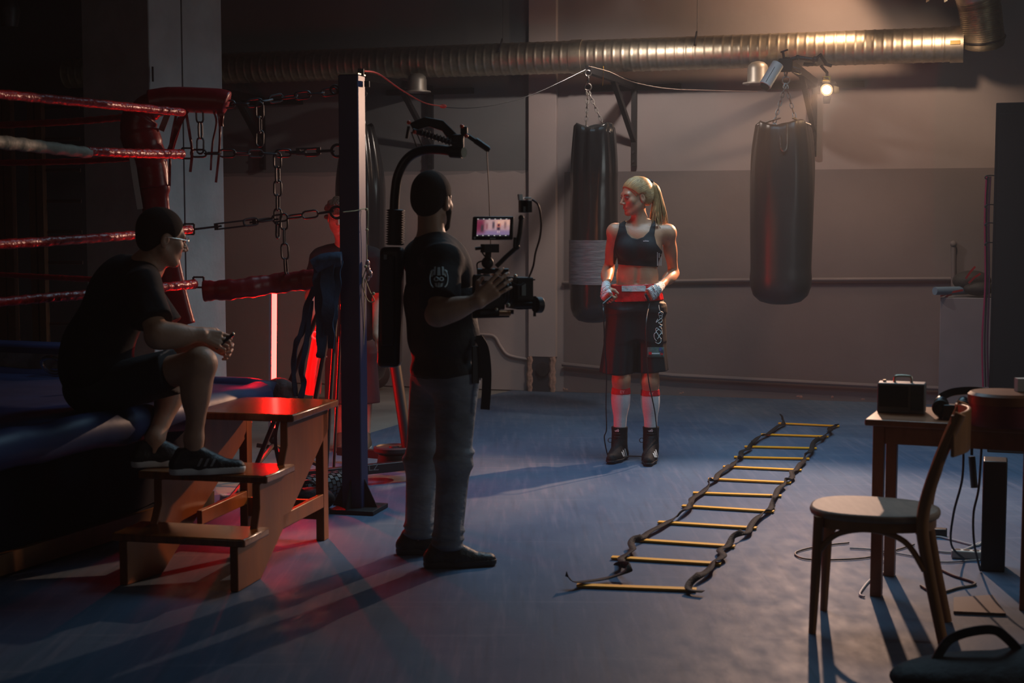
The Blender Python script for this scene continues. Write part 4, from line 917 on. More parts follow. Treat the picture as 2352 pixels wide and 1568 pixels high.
cable([(2115, 1345), (2150, 1362), (2200, 1350), (2240, 1340), (2190, 1322), (2165, 1310)], .006, 'black cable curled behind the back chair leg', m_cab)
q = onz(2220, 1272, .02); root = thing('power_strip', q, 'white power strip on the floor under the table', 'power strip')
MB().box(q+UP*.0, (.13, .05, .036), (RX, RY, UP)).build('strip_body', mat('dirty_white', (.5, .5, .46), .5), root, bevel=.005)
mb = MB(); 
for i in (-.04, 0, .04): mb.cyl(q+RX*i+UP*.018, q+RX*i+UP*.0195, .015, n=16)
mb.build('socket', m_blackp, root)
q = onz(2160, 1232, .0); tag(MB().box(q+UP*.02, (.06, .05, .04), (RX, RY, UP)).build('power_adapter', m_blackp, bevel=.005), 'black plug adapter on the floor behind the chair', 'adapter')
q = onz(2270, 1380, 0); tag(MB().prism([onz(2190, 1410, 0), onz(2310, 1415, 0), onz(2280, 1372, 0), onz(2190, 1378, 0)], UP*.012).build('flat_case', mat('brown_board', (.10, .06, .05), .6)), 'flat brown board on the floor in front of the upright box', 'board')
# dark bag in the near right corner
q = onz(2200, 1590, 0); root = thing('black_holdall', q, 'black bag with a handle loop in the near right corner', 'bag'); m_bag = mat('black_nylon', (.010, .010, .014), .7, bump=.5, bscale=15)
s = SDF(); s.ell(q+V((.12, 0, .05)), (.34, .16, .075), k=.03); s.ell(q+V((.34, .0, .07)), (.2, .16, .09), k=.05); cloth('bag_body', s, .012, m_bag, root)
MB().ribbon(spline([q+V((-.08, 0, .09)), q+V((-.02, .02, .17)), q+V((.10, .02, .20)), q+V((.16, .02, .17)), q+V((.22, .0, .1))], 8), .03, .006, base=V((0, -1, 0))).build('handle', m_bag, root)
# haze in the room
# ================================================================ PEOPLE
def frame(fr, up=UP):
    fr = V(fr).normalized(); rt = fr.cross(V(up)).normalized(); u = rt.cross(fr).normalized(); return rt, fr, u     # right, forward, up
def head_sdf(s, c, fr, k=1., female=False, up=UP, beard=False):
    X, Y, Z = frame(fr, up); P = lambda x, y, z: V(c)+(X*x+Y*y+Z*z)*k; f = .93 if female else 1.
    ax = (X, Y, Z)
    s.ell(P(0, -.012, .032), [q*k for q in (.074*f, .095, .084)], ax, .02)
    s.ell(P(0, .030, -.028), [q*k for q in (.060*f, .064, .082)], ax, .03)
    for e in (-1, 1):
        s.cap(P(e*.050*f, .002, -.050), P(e*.020, .066, -.094), .018*k, .016*k, .022)
        s.ell(P(e*.036*f, .060, -.022), [q*k for q in (.026, .022, .024)], ax, .018)
    s.ell(P(0, .074, -.098), [q*k for q in (.019*f, .016, .016)], ax, .016)
    s.cap(P(-.036, .076, .022), P(.036, .076, .022), .012*k, None, .016)
    for e in (-1, 1): s.ell(P(e*.031, .096, .001), [q*k for q in (.016, .012, .0095)], ax, .012, sub=True)
    s.cap(P(0, .088, .010), P(0, .113, -.030), .0065*k, .0095*k, .012)
    for e in (-1, 1): s.ell(P(e*.011, .100, -.035), [q*k for q in (.008, .010, .007)], ax, .006)
    s.ell(P(0, .084, -.058), [q*k for q in (.023, .011, .0060)], ax, .010)
    s.ell(P(0, .082, -.070), [q*k for q in (.020, .011, .0065)], ax, .010)
    s.ell(P(0, .0985, -.0638), [q*k for q in (.022, .006, .0018)], ax, .003, sub=True)
    for e in (-1, 1):
        s.ell(P(e*.074*f, -.008, -.012), [q*k for q in (.009, .018, .031)], (X, Y, (Z-Y*.2).normalized()), .006)
        s.ell(P(e*.084*f, -.003, -.008), [q*k for q in (.007, .009, .017)], ax, .004, sub=True)
    return P, ax
def eyes(P, ax, k, parent, iris=(.10, .12, .12)):
    mw_ = mat('eye_white', (.34, .27, .24), .35)
    for e in (-1, 1):
        o = MB().ball(P(e*.030, .0765, .001), .0118*k, 16, 12, ax).build('eyeball', mw_, parent, sharp=0)
        MB().ball(P(e*.030, .0850, .0005), .0048*k, 12, 8, ax).build('iris', mat('iris', iris, .2), o, sharp=0)
        MB().tube(spline([P(e*.016, .0895, .004), P(e*.030, .0925, .0065), P(e*.046, .0815, .002)], 4), .0036*k, 6).build('eyelid', mat('lid_skin', (.30, .16, .11), .5), o, sharp=0)
def hand_sdf(s, w_, d, n, th, k=1., curl=(.9, 1., 1.05, 1.1), spread=.2, thumb=(.6, .5), base=.3):
    """w_ wrist, d along the palm, n out of the back of the hand, th towards the thumb side"""
    d = V(d).normalized(); th = V(th); th = (th-d*th.dot(d)).normalized(); n = V(n); n = (n-d*n.dot(d)-th*n.dot(th)).normalized()
    P = lambda a, b, c: V(w_)+(d*a+th*b+n*c)*k
    for b in (-.026, -.009, .009, .026): s.cap(P(.0, b*.65, 0), P(.078, b*1.12, .002), .0135*k, .0115*k, .012)
    s.cap(P(.015, .022, -.008), P(.045, .034, -.012), .015*k, .012*k, .014)
    L_ = ((.044, .027, .020), (.048, .030, .021), (.044, .028, .020), (.034, .021, .018)); B_ = (.030, .010, -.010, -.029)
    tips = []
    for i in range(4):
        a = base*curl[i]; sp_ = (1.5-i)*spread*.3; p = P(.080, B_[i], .002); r = (.0088, .0090, .0084, .0074)[i]
        for j in range(3):
            dr = (d*math.cos(a)-n*math.sin(a)+th*sp_*math.cos(a)).normalized(); q = p+dr*L_[i][j]*k
            s.cap(p, q, r*k*(1-.06*j), r*k*(.94-.06*j), .004); p = q; a += curl[i]*(.95 if j == 0 else .75)
        tips.append(p)
    a = thumb[0]; p = P(.030, .034, -.012); q = p+(d*math.cos(a)+th*math.sin(a)-n*thumb[1]*.6).normalized()*.036*k; s.cap(p, q, .0125*k, .0105*k, .008)
    r2 = q+(d*math.cos(a*.4)+th*math.sin(a*.2)-n*thumb[1]).normalized()*.032*k; s.cap(q, r2, .0100*k, .0085*k, .005); tips.append(r2); return tips
def march(fn, px, py, Y0, lift=.0015):
    d = ray(px, py).normalized(); t = (Y0-.45)/d.y
    for _ in range(60):
        v = float(fn(np.array([tuple(O+d*t)], dtype=np.float32))[0])
        if v < .0006: break
        t += max(v*.8, .0005)
    return O+d*(t-lift) if t < (Y0+.4)/d.y else O+d*(Y0/d.y)
def decal(fn, quads, m, nm, par, Y0, lift=.002, n=6):
    mb = MB()
    for q in quads:
        x0, y0, x1, y1 = q[:4]; sh = q[4] if len(q) > 4 else 0
        rr = [[march(fn, lerp(x0, x1, i/n)+sh*j/3, lerp(y0, y1, j/3), Y0, lift) for i in range(n+1)] for j in range(4)]
        mb.add(sum(rr, []), [(j*(n+1)+i, j*(n+1)+i+1, (j+1)*(n+1)+i+1, (j+1)*(n+1)+i) for j in range(3) for i in range(n)])
    return mb.build(nm, m, par)
def limb(s, a, b, r1, r2, k=.02, bulge=None):
    s.cap(a, b, r1, r2, k)
    if bulge:
        t, off, rr, ll = bulge; c = lerp(V(a), V(b), t)+V(off); d = (V(b)-V(a)).normalized(); x, y = perp(d); s.ell(c, (rr, rr, ll), (x, y, d), .03)
def foot_sdf(s, an, toe, k=1., k2=.02, r=.034):
    an = V(an); toe = V(toe); d = V((toe.x-an.x, toe.y-an.y, 0)).normalized(); heel = V((an.x, an.y, toe.z+.012))-d*.045*k
    s.cap(an, heel+UP*.01, r, r*.95, k2); s.cap(heel, lerp(heel, toe, .6)+UP*.012, r*.9, r*1.02, k2); s.cap(lerp(heel, toe, .55)+UP*.008, toe, r*1.0, r*.72, k2); s.cap(an, lerp(heel, toe, .6)+UP*.02, r*.9, r*.8, k2)
def finish_body(nm, s, m, parent, hb, extra, h=.0065):
    """one mesh: coarse body plus finer head and hands cut from the very same surface"""
    def inside(P):                        # positive inside any of the finer boxes
        d = np.full(len(P), 9., dtype=np.float32)
        for lo, hi in extra:
            q = np.maximum(np.array(lo)-P, P-np.array(hi)).max(1); d = np.minimum(d, q)
        return d
    lo, hi = bounds(s, .03)
    fn = lambda P: np.maximum(s.ev(P), -(inside(P)+.016)) if extra else s.ev(P)
    ex = [((lambda P, l=lo2, h2=hi2: np.maximum(s.ev(P), np.maximum(np.array(l)-P, P-np.array(h2)).max(1))), np.array(lo2)-.01, np.array(hi2)+.01, hh) for (lo2, hi2), hh in zip(extra, hb)]
    return sdf_obj(nm, fn, lo, hi, h, m, parent, ex)
def bx_(c, r): return (tuple(np.array(c)-np.array(r)), tuple(np.array(c)+np.array(r)))

# ---------------------------------------------------------------- the boxer
m_skin = mat('skin_fair', (.50, .235, .135), .42, var=.07, scale=18, bump=.05, bscale=90, sss=.12)
m_skin2 = mat('skin_warm', (.52, .29, .19), .5, var=.08, scale=18, bump=.05, bscale=90, sss=.1)
m_hair = mat('blonde_hair', (.38, .20, .085), .45, var=.25, scale=20, bump=.1, bscale=60)
m_strand = mat('blonde_strand', (.44, .245, .10), .4, var=.3, scale=30)
def boxer():
    Y0 = 9.27; A = lambda x, y, Y=Y0: at(x, y, Y)
    root = thing('person', onz(1460, 1058, 0), 'woman in black sports top and black boxing shorts with red waistband, holding a rope', 'person')
    fr = V((-.10, -1, 0)).normalized(); lat = V((1, -.10, 0)).normalized(); ax = (lat, -fr, UP)
    s = SDF(); ch = A(1465, 572); wa = A(1464, 636); pv = A(1462, 690); nk = A(1472, 522)
    s.ell(ch+UP*.02+lat*.006, (.145, .098, .155), ax, .03); s.ell(wa, (.132, .090, .15), ax, .04); s.ell(pv, (.158, .105, .12), ax, .05)
    s.ell(A(1465, 542), (.150, .072, .06), ax, .04)
    shR, shL = A(1413, 531), A(1534, 533); elR, elL = A(1398, 617, 9.42), A(1547, 627, 9.42); wrR, wrL = A(1391, 663, 9.20), A(1511, 663, 9.19)
    s.cap(shR, shL, .043, .043, .035)
    s.cap(A(1466, 508), lerp(nk, shR, .75)+UP*.012, .030, .024, .03); s.cap(A(1478, 508), lerp(nk, shL, .75)+UP*.012, .030, .024, .03)
    for e, sh, el, wr in ((-1, shR, elR, wrR), (1, shL, elL, wrL)):
        s.ell(sh+lat*e*.006+UP*-.012, (.047, .050, .058), ax, .03)
        limb(s, sh, el, .039, .032, .02, (.42, fr*.012, .036, .085)); s.ell(el, (.030, .033, .034), ax, .015)
        limb(s, el, wr, .034, .023, .015, (.28, lat*e*.006, .035, .07))
    # chest relief and midriff
    for e in (-1, 1): s.ell(A(1465, 570)+lat*e*.062+fr*.070, (.060, .045, .058), ax, .03)
    s.cap(A(1465, 612)+fr*.092, A(1463, 648)+fr*.090, .006, .006, .02, sub=True)
    for e in (-1, 1): s.cap(A(1465, 525)+lat*e*.02+fr*.050, A(1465, 519)+lat*e*.12+fr*.040, .009, .008, .012)
    n_t = len(s.p)
    # neck and head
    hc = A(1461, 451, Y0-.02); hf = V((-.90, -.42, -.13)); s.cap(nk+UP*-.02, hc+V((.012, .012, -.05)), .047, .044, .03)
    s.cap(hc+V((.01, -.03, -.07)), A(1462, 526)+fr*.045, .016, .012, .02)
    P, hax = head_sdf(s, hc, hf, .98, True)
    # legs
    kR, kL = A(1427, 872, Y0-.03), A(1493, 876, Y0-.03); aR, aL = A(1423, 1012), A(1495, 1015)
    for hp, kn, an, toe in ((A(1434, 715), kR, aR, onz(1404, 1056, .035)), (A(1492, 715), kL, aL, onz(1490, 1061, .035))):
        limb(s, hp, kn, .082, .052, .04); s.ell(kn+fr*.012, (.048, .048, .055), ax, .03); limb(s, kn, an, .048, .034, .03, (.30, -fr*.012, .054, .115))
        toe = V((an.x+(toe.x-an.x)*.9, toe.y+.065, .034)); foot_sdf(s, an, toe, 1, .02, .026)
    # hands: fists round the rope handles
    dR = V((-.02, -.62, -.62)); hR = (dR, V((-.9, .0, .25)), V((.3, -.6, .7)))
    tR = hand_sdf(s, wrR, V((.05, -.72, -.60)), V((-.55, -.35, -.5)), V((.5, -.45, .65)), .92, (1.25, 1.3, 1.3, 1.3), .1, (.75, .9), .9)
    tL = hand_sdf(s, wrL, V((-.62, -.42, -.42)), V((.35, -.82, .1)), V((-.3, -.1, .9)), .92, (1.25, 1.3, 1.3, 1.3), .1, (.7, .8), .9)
    hmR = wrR+V((.0, -.05, -.05)); hmL = wrL+V((-.06, -.05, -.04))
    b = finish_body('body', s, m_skin, root, (.0034, .0028, .0028), [bx_(hc+UP*.02, (.145, .145, .137)), bx_(hmR, (.095, .10, .095)), bx_(hmL, (.095, .10, .095))], .0062)
    eyes(P, hax, .98, b)
    MB().tube(spline([P(-.019, .090, -.0635), P(0, .0935, -.0635), P(.019, .090, -.0635)], 4), .0040, 8, flat=.8).build('lips', mat('lips', (.45, .12, .10), .4), b, sharp=0)
    for e in (-1, 1): MB().tube(spline([P(e*.015, .093, .018), P(e*.032, .0915, .0245), P(e*.050, .076, .018)], 4), .0026, 6, flat=.6).build('eyebrow', mat('brow_hair', (.22, .12, .05), .6), b, sharp=0)
    # hair: pulled-back cap, band and pony tail of strands
    hs = SDF(); hs.ell(P(0, -.018, .036), (.079, .100, .088), hax, .01)
    X, Yf, Z = hax
    hs.ell(P(0, -.055, .0), (.070, .062, .075), hax, .02)
    hs.ell(P(0, .105, -.040), (.10, .085, .105), hax, .012, sub=True)
    hs.ell(P(0, .02, -.11), (.09, .10, .085), hax, .015, sub=True)
    for e in (-1, 1): hs.ell(P(e*.078, .003, -.022), (.03, .030, .042), hax, .01, sub=True)
    hair = cloth('hair', hs, .0035, m_hair, b)
    rnd = random.Random(2); mb = MB()
    for i in range(420):                   # combed strands over the cap
        a = rnd.uniform(-2.7, 2.7); p0 = P(math.sin(a)*.078, .098-.050*abs(a), .018+math.cos(a)*.056); pe = P(.0+rnd.uniform(-.01, .01), -.108, .062+rnd.uniform(-.012, .012)); mid = lerp(p0, pe, .5); o_ = (mid-P(0, -.018, .03)); mid = P(0, -.018, .03)+o_*(.0960/max(.03, o_.length))
        c0 = P(0, -.018, .03); pt = []; p0 = p0+(p0-pe)*.14
        for j in range(11):
            u = j/10; q = lerp(p0, pe, u); dr = (q-c0).normalized(); q = c0+dr*.09
            for _ in range(3): q = q-dr*float(hs.ev(np.array([tuple(q)], dtype=np.float32))[0])
            pt.append(q+dr*(.0004+.0006*math.sin(u*3.14)))
        mb.tube(pt, [.0008]+[.0017]*9+[.0012], 4)
    mb.build('combed_strands', m_strand, hair, sharp=0)
    tp = P(0, -.118, .075); MB().ring(tp+V((0, 0, .0)), (Yf*-.8+Z*.6), .021, .0085, 20).build('hair_band', m_rubber, hair)
    mb = MB()
    for i in range(150):
        q = V((rnd.gauss(0, 1), rnd.gauss(0, 1), 0)); q = q*(1/max(1, q.length/1.3)); ln = rnd.uniform(.8, 1.06)
        e0 = tp+(X*q.x+Z*q.y)*.010; e1_ = A(1503, 428)+V((q.x*.017, q.y*.017, .004)); e2_ = A(1511, 462)+V((q.x*.026, q.y*.020, 0)); e3 = lerp(e2_, A(1514+q.x*9, 522)+V((q.x*.020, q.y*.020, 0)), ln)
        if i % 9 == 0: e3 = A(1499+rnd.uniform(-5, 22), 524)+V((0, q.y*.02-.03, 0))
        mb.tube(spline([e0, e1_, e2_, lerp(e2_, e3, .55)+V((q.x*.004, 0, 0)), e3], 5), [.0028]*14+[.0024, .002, .0017, .0014, .0012, .001, .0006], 5)
    mb.tube(spline([tp, A(1503, 430), A(1511, 465), A(1513, 500)], 6), [.016]*6+[.020]*6+[.017, .015, .013, .010, .008, .005, .003], 10)
    mb.build('pony_tail', m_strand, hair, sharp=0)
    # sports top
    poly = [(1425, 492), (1440, 492), (1436, 518), (1441, 536), (1451, 546), (1464, 549), (1478, 544), (1491, 531), (1497, 512), (1498, 500), (1508, 500), (1503, 540), (1508, 560), (1521, 577), (1523, 600), (1522, 614), (1480, 611), (1440, 609), (1409, 606), (1409, 590), (1409, 575), (1412, 556), (1421, 525)]
    ts = SDF(); ts.p = s.p[:n_t]
    m_top = mat('black_jersey', (.010, .011, .014), .7, spec=.3, bump=.12, bscale=200)
    lo, hi = bounds(ts, .03); lo[2] = A(1460, 620).z; hi[2] = A(1460, 485).z; hi[0] = A(1530, 500).x; lo[0] = A(1400, 500).x
    top = sdf_obj('sports_top', lambda Pq: np.maximum(ts.ev(Pq)-.0065, poly2(Pq, poly)), lo, hi, .004, m_top, root)
    fy = lambda x, y, d: A(x, y)+fr*d
    t_ = MB(); text_mb(t_, 'adidas', .0145, march(lambda Q: ts.ev(Q)-.0065, 1484, 553, Y0, .006), lat, UP, bold=.0003); t_.build('chest_lettering', mat('white_print', (.7, .7, .7), .5), top)
    for k_ in range(3): decal(lambda Q: ts.ev(Q)-.0065, [(1509+k_*4, 579+2*k_, 1511+k_*4, 610)], MATS['white_print'], 'side_stripe', top, Y0, .002, 2)
    # shorts
    m_sh = mat('black_satin', (.010, .010, .013), .60, spec=.35, bump=.35, bscale=9, stretch=(2, 2, .3))
    ss = SDF()
    ss.cone(A(1433, 715), A(1416, 859), .094, .106, .03, (fr, 1.02), (.005, 9)); ss.cone(A(1489, 715), A(1498, 860), .092, .103, .03, (fr, 1.02), (.004, 8))
    ss.cone(A(1461, 655), A(1461, 712), .156, .171, .05, (fr, .68)); ss.cone(A(1461, 700), A(1460, 775), .164, .160, .05, (fr, .56)); ss.cut(A(1461, 682), UP)
    ss.cut(A(1418, 859), V((.08, 0, -1)))
    sh = cloth('shorts', ss, .0055, m_sh, root)
    wb = SDF(); wb.cone(A(1461, 652), A(1462, 690), .156, .170, .01, (fr, .74), (.002, 17)); m_rs = mat('red_satin', (.62, .008, .012), .28, bump=.4, bscale=14, spec=.7)
    wbo = cloth('waistband', wb, .0045, m_rs, sh)
    mb = MB()
    decal(wb.ev, [(1428, 656, 1483, 669)], mat('white_satin', (.62, .60, .58), .4, bump=.3, bscale=40), 'white_label', wbo, Y0, .003)
    # script lettering up the left thigh, and the small picture patch
    G = [[(1508, 783), (1503, 776), (1503, 766), (1509, 764), (1513, 772), (1510, 778)], [(1505, 785), (1512, 789), (1518, 784), (1517, 776), (1513, 772), (1518, 766), (1518, 760), (1512, 757), (1506, 762)],
         [(1519, 778), (1511, 768), (1506, 757), (1509, 753), (1517, 760), (1521, 767), (1520, 754)], [(1520, 754), (1514, 750), (1519, 749), (1521, 745)], [(1521, 747), (1512, 741), (1518, 740), (1521, 736), (1519, 731), (1512, 736), (1507, 740), (1511, 732)],
         [(1519, 731), (1521, 727), (1517, 724), (1514, 727), (1517, 731), (1521, 728), (1521, 722)], [(1521, 722), (1518, 717), (1513, 719), (1513, 724), (1519, 725), (1523, 720), (1521, 716), (1516, 714), (1514, 708), (1513, 700)]]
    mb = MB()
    for g in G: mb.tube([march(ss.ev, p_.x, p_.y, Y0, .001) for p_ in spline([V((x, y, 0)) for x, y in g], 5)], .0019, 5)
    mb.build('script_lettering', mat('white_embroidery', (.75, .75, .72), .5), sh)
    def patch(u0, v0, u1, v1, m_, nm, par, off=0.):
        return decal(ss.ev, [(u0, v0, u1, v1)], m_, nm, par, Y0, .002+off)
    pt = patch(1487, 797, 1525, 820, mat('patch_green', (.10, .16, .15), .5, var=.3, scale=60), 'picture_patch', sh, .001)
    for (u0, v0, u1, v1, cc_) in ((1490, 808, 1497, 814, (.5, .02, .03)), (1517, 809, 1523, 815, (.5, .02, .03)), (1497, 810, 1515, 813, (.6, .6, .6)), (1514, 798, 1520, 806, (.06, .08, .25)), (1518, 803, 1524, 811, (.03, .04, .08)), (1488, 816.5, 1524, 819.5, (.02, .03, .03))): patch(u0, v0, u1, v1, mat('p%.2f%.2f' % (cc_[0], cc_[2]), cc_, .5), 'printed_shape', pt, .0040)
    # socks, cuffs and boots
    m_so = mat('white_sock', (.66, .64, .63), .8, bump=.2, bscale=160); m_cu = mat('red_sock_cuff', (.60, .01, .02), .7, bump=.3, bscale=60)
    m_bt = mat('black_boot', (.010, .009, .010), .75, bump=.2, bscale=60, spec=.25)
    for kn, an, tx, ty, yt in ((kR, aR, 1404, 1056, 892), (kL, aL, 1490, 1061, 890)):
        k_ = SDF(); limb(k_, kn, an, .051, .037, .03, (.30, -fr*.012, .0575, .115)); k_.cut(V((0, 0, kn.z-.055)), UP); k_.cut(V((0, 0, .12)), -UP); so = cloth('sock', k_, .0045, m_so, root)
        k_ = SDF(); limb(k_, kn, an, .053, .039, .03, (.30, -fr*.012, .0595, .115)); k_.cut(V((0, 0, kn.z-.048)), UP); k_.cut(V((0, 0, kn.z-.090)), -UP); cu = cloth('sock_cuff', k_, .004, m_cu, so)
        t_ = MB(); c = V((kn.x, kn.y, kn.z-.070)); text_mb(t_, 'EY', .026, c+fr*.062+lat*.008, lat, UP, bold=.0005); t_.build('cuff_lettering', mat('pink_print', (.65, .25, .25), .6), cu)
        toe = V((onz(tx, ty, .03).x, onz(tx, ty, .03).y+.03, .032)); bt = SDF(); an2 = V((an.x, an.y, .085)); d = V((toe.x-an.x, toe.y-an.y, 0)).normalized(); heel = V((an.x, an.y, .038))-d*.04
        bt.cap(V((an.x, an.y, .21)), an2, .052, .044, .03); bt.cap(an2, heel, .044, .040, .03); bt.cap(heel, lerp(heel, toe, .6), .038, .042, .03); bt.cap(lerp(heel, toe, .55), toe-UP*.002, .042, .030, .03); bt.cap(V((an.x, an.y, .14)), lerp(heel, toe, .62)+UP*.012, .036, .028, .03)
        bt.cut(V((0, 0, .215)), UP); bt.cut(V((0, 0, .004)), -UP); bo = cloth('boot', bt, .0042, m_bt, root)
        s2 = SDF(); s2.p = [q for q in bt.p]; s2.cut(V((0, 0, .020)), UP); s2.cut(V((0, 0, .001)), -UP); lo, hi = bounds(s2, .02); sdf_obj('boot_sole', lambda Pq, s2=s2: s2.ev(Pq)-.004, lo, hi, .004, m_rubber, bo)
        for (x, y) in (((1427, 1037), (1430, 1033), (1434, 1030)) if tx < 1450 else ((1499, 1040), (1502, 1036), (1505, 1032))):
            decal(bt.ev, [(x, y, x+2.6, 1048 if tx < 1450 else 1050, 4.5)], mat('white_leather', (.7, .68, .66), .5), 'boot_stripe', bo, Y0, .004, 2)
        mb = MB(); rt_ = V((-d.y, d.x, 0))
        for j in range(7): z = .075+.02*j; c = V((an.x, an.y, z))+d*(.047+max(0, .11-z)*.6); mb.tube([c-rt_*.02, c+d*.006, c+rt_*.02], .0032, 6)
        mb.build('laces', m_rubber, bo)
        mb = MB(); c = V((an.x, an.y, .13)); mb.ring(c-lat*.058+fr*.02, V((.2, -1, 0)), .014, .0025, 14, 5); mb.build('lace_loop', m_rubber, bo)
        c = V((an.x, an.y, .198))+d*.0545; mb = MB()
        for j in range(3): q = c+rt_*(-.010+.009*j); mb.prism([q-UP*.009, q+rt_*.006-UP*.009, q+rt_*(.006-.002)+UP*(-.002+.005*j), q-rt_*.002+UP*(-.002+.005*j)], d*.003)
        mb.build('tongue_mark', MATS['white_leather'], bo)
    # hand wraps
    m_wr = mat('white_bandage', (.70, .68, .66), .85, bump=.6, bscale=70, stretch=(1, 1, 3))
    for wr, el, hd, nn_, th_ in ((wrR, elR, V((.05, -.72, -.60)), V((-.55, -.35, -.5)), V((.5, -.45, .65))), (wrL, elL, V((-.62, -.42, -.42)), V((.35, -.82, .1)), V((-.3, -.1, .9)))):
        hd = hd.normalized(); th_ = (th_-hd*th_.dot(hd)).normalized(); h_ = SDF(); fa = (wr-el).normalized(); k_ = .92
        h_.cap(wr-fa*.045, wr+fa*.005, .0285, .027, .01)
        for b_ in (-.026, -.009, .009, .026): h_.cap(wr+th_*b_*.6*k_, wr+hd*.068*k_+th_*b_*1.1*k_, .0185, .0160, .012)
        o = cloth('hand_wrap', h_, .003, m_wr, root); mb = MB()
        for j in range(5): c = wr+hd*(.004+.014*j); mb.ring(c, hd+th_*.35*(1 if j % 2 else -1), .0245+.0016*j, .003, 20, 6, sx=1.5 if j else 1.25, xd=th_-hd*.35*(1 if j % 2 else -1))
        mb.build('bandage_turns', m_wr, o, sharp=0)
    # the rope lies in the hands: a thing of its own
    kr = thing('jump_rope', onz(1440, 1047, .0), 'thin black skipping rope held by the boxer and passing under her boots', 'jump rope')
    hR_ = wrR+V((.012, -.075, -.045)); hL_ = wrL+V((-.075, -.045, -.035))
    MB().tube([hR_+V((.02, .0, .0)), hR_+V((-.035, -.03, -.045))], .0075, 10).build('handle', m_blackp, kr); MB().tube([hL_+V((-.008, -.03, .005)), hL_+V((.02, .0, -.05))], .0075, 10).build('handle', m_blackp, kr)
    pts = [hR_+V((-.035, -.03, -.045)), A(1386, 715, 9.0), A(1389, 790, 9.0), A(1393, 860, 9.05), A(1392, 930, 9.1), A(1393, 985, 9.15), A(1388, 1005, 9.2), A(1395, 1042, 9.25), onz(1402, 1049, .012), onz(1440, 1047, .01), onz(1475, 1048, .01), onz(1506, 1050, .012), A(1511, 1020, 9.25), A(1509, 990, 9.2), A(1504, 945, 9.1), A(1497, 910, 9.05), A(1489, 868, 9.02), A(1484, 800, 9.0), A(1484, 740, 9.0), hL_+V((.02, .0, -.05))]
    MB().tube(spline(pts, 6), .0038, 6).build('cord', m_blackp, kr)
boxer()

# ---------------------------------------------------------------- the cameraman
m_tee = mat('black_cotton', (.008, .008, .010), .85, bump=.5, bscale=7, spec=.25)
m_jean = mat('grey_denim', (.20, .215, .24), .8, var=.35, scale=5, bump=.7, bscale=9, stretch=(1, 1, 2.2))
m_hairb = mat('brown_hair', (.016, .010, .008), .85, bump=.3, bscale=320, spec=.15)
m_shoe = mat('black_shoe', (.012, .012, .013), .5, bump=.3, bscale=40)
def short_hair(P, hax, k, b, m, low=-.075, front=.055):
    hs = SDF(); hs.ell(P(0, -.016, .036), [q*k for q in (.081, .101, .092)], hax, .01); hs.ell(P(0, -.060, -.005), [q*k for q in (.068, .048, .066)], hax, .02)
    hs.ell(P(0, .120, -.035), [q*k for q in (.10, .095, .115)], hax, .01, sub=True); hs.ell(P(0, .03, -.135), [q*k for q in (.10, .10, .09)], hax, .01, sub=True)
    for e in (-1, 1): hs.ell(P(e*.082, .006, -.022), [q*k for q in (.022, .036, .044)], hax, .006, sub=True)
    return cloth('hair', hs, .004, m, b)
def sneaker(an, toe, root, m_up, m_sole, stripes=None, L=.29):
    an = V(an); toe = V(toe); d = V((toe.x-an.x, toe.y-an.y, 0)).normalized(); z0 = toe.z; heel = V((an.x, an.y, z0))-d*.065; t2 = heel+d*(L-.05); f = SDF()
    f.cap(heel+UP*.045, heel+UP*.085+d*.02, .036, .036, .02); f.cap(heel+UP*.038, heel+d*.12+UP*.045, .036, .040, .02); f.cap(heel+d*.10+UP*.036, t2+UP*.024, .042, .032, .025); f.cap(V((an.x, an.y, z0+.095)), heel+d*.16+UP*.048, .038, .030, .02)
    f.cut(V((0, 0, z0+.115)), UP); f.cut(V((0, 0, z0+.012)), -UP)
    o = cloth('shoe', f, .0045, m_up, root); g = SDF(); rt_ = V((-d.y, d.x, 0))
    g.cap(heel+UP*.018, heel+d*.12+UP*.016, .040, .041, .02); g.cap(heel+d*.12+UP*.016, t2+UP*.022, .045, .034, .02); g.cut(V((0, 0, z0+.030)), UP); g.cut(V((0, 0, z0+.001)), -UP); cloth('sole', g, .0045, m_sole, o)
    if stripes:
        for j in range(3):
            decal(f.ev, [(461+15*j, 1052+.5*j, 467+15*j, 1071, -9)], stripes, 'side_stripe', o, 6.2, .003, 2)
    mb = MB()
    for j in range(5): c = heel+d*(.115+.02*j)+UP*(.098-.012*j); mb.tube([c-rt_*.022, c+UP*.004, c+rt_*.022], .003, 6)
    mb.build('laces', m_up, o); return o
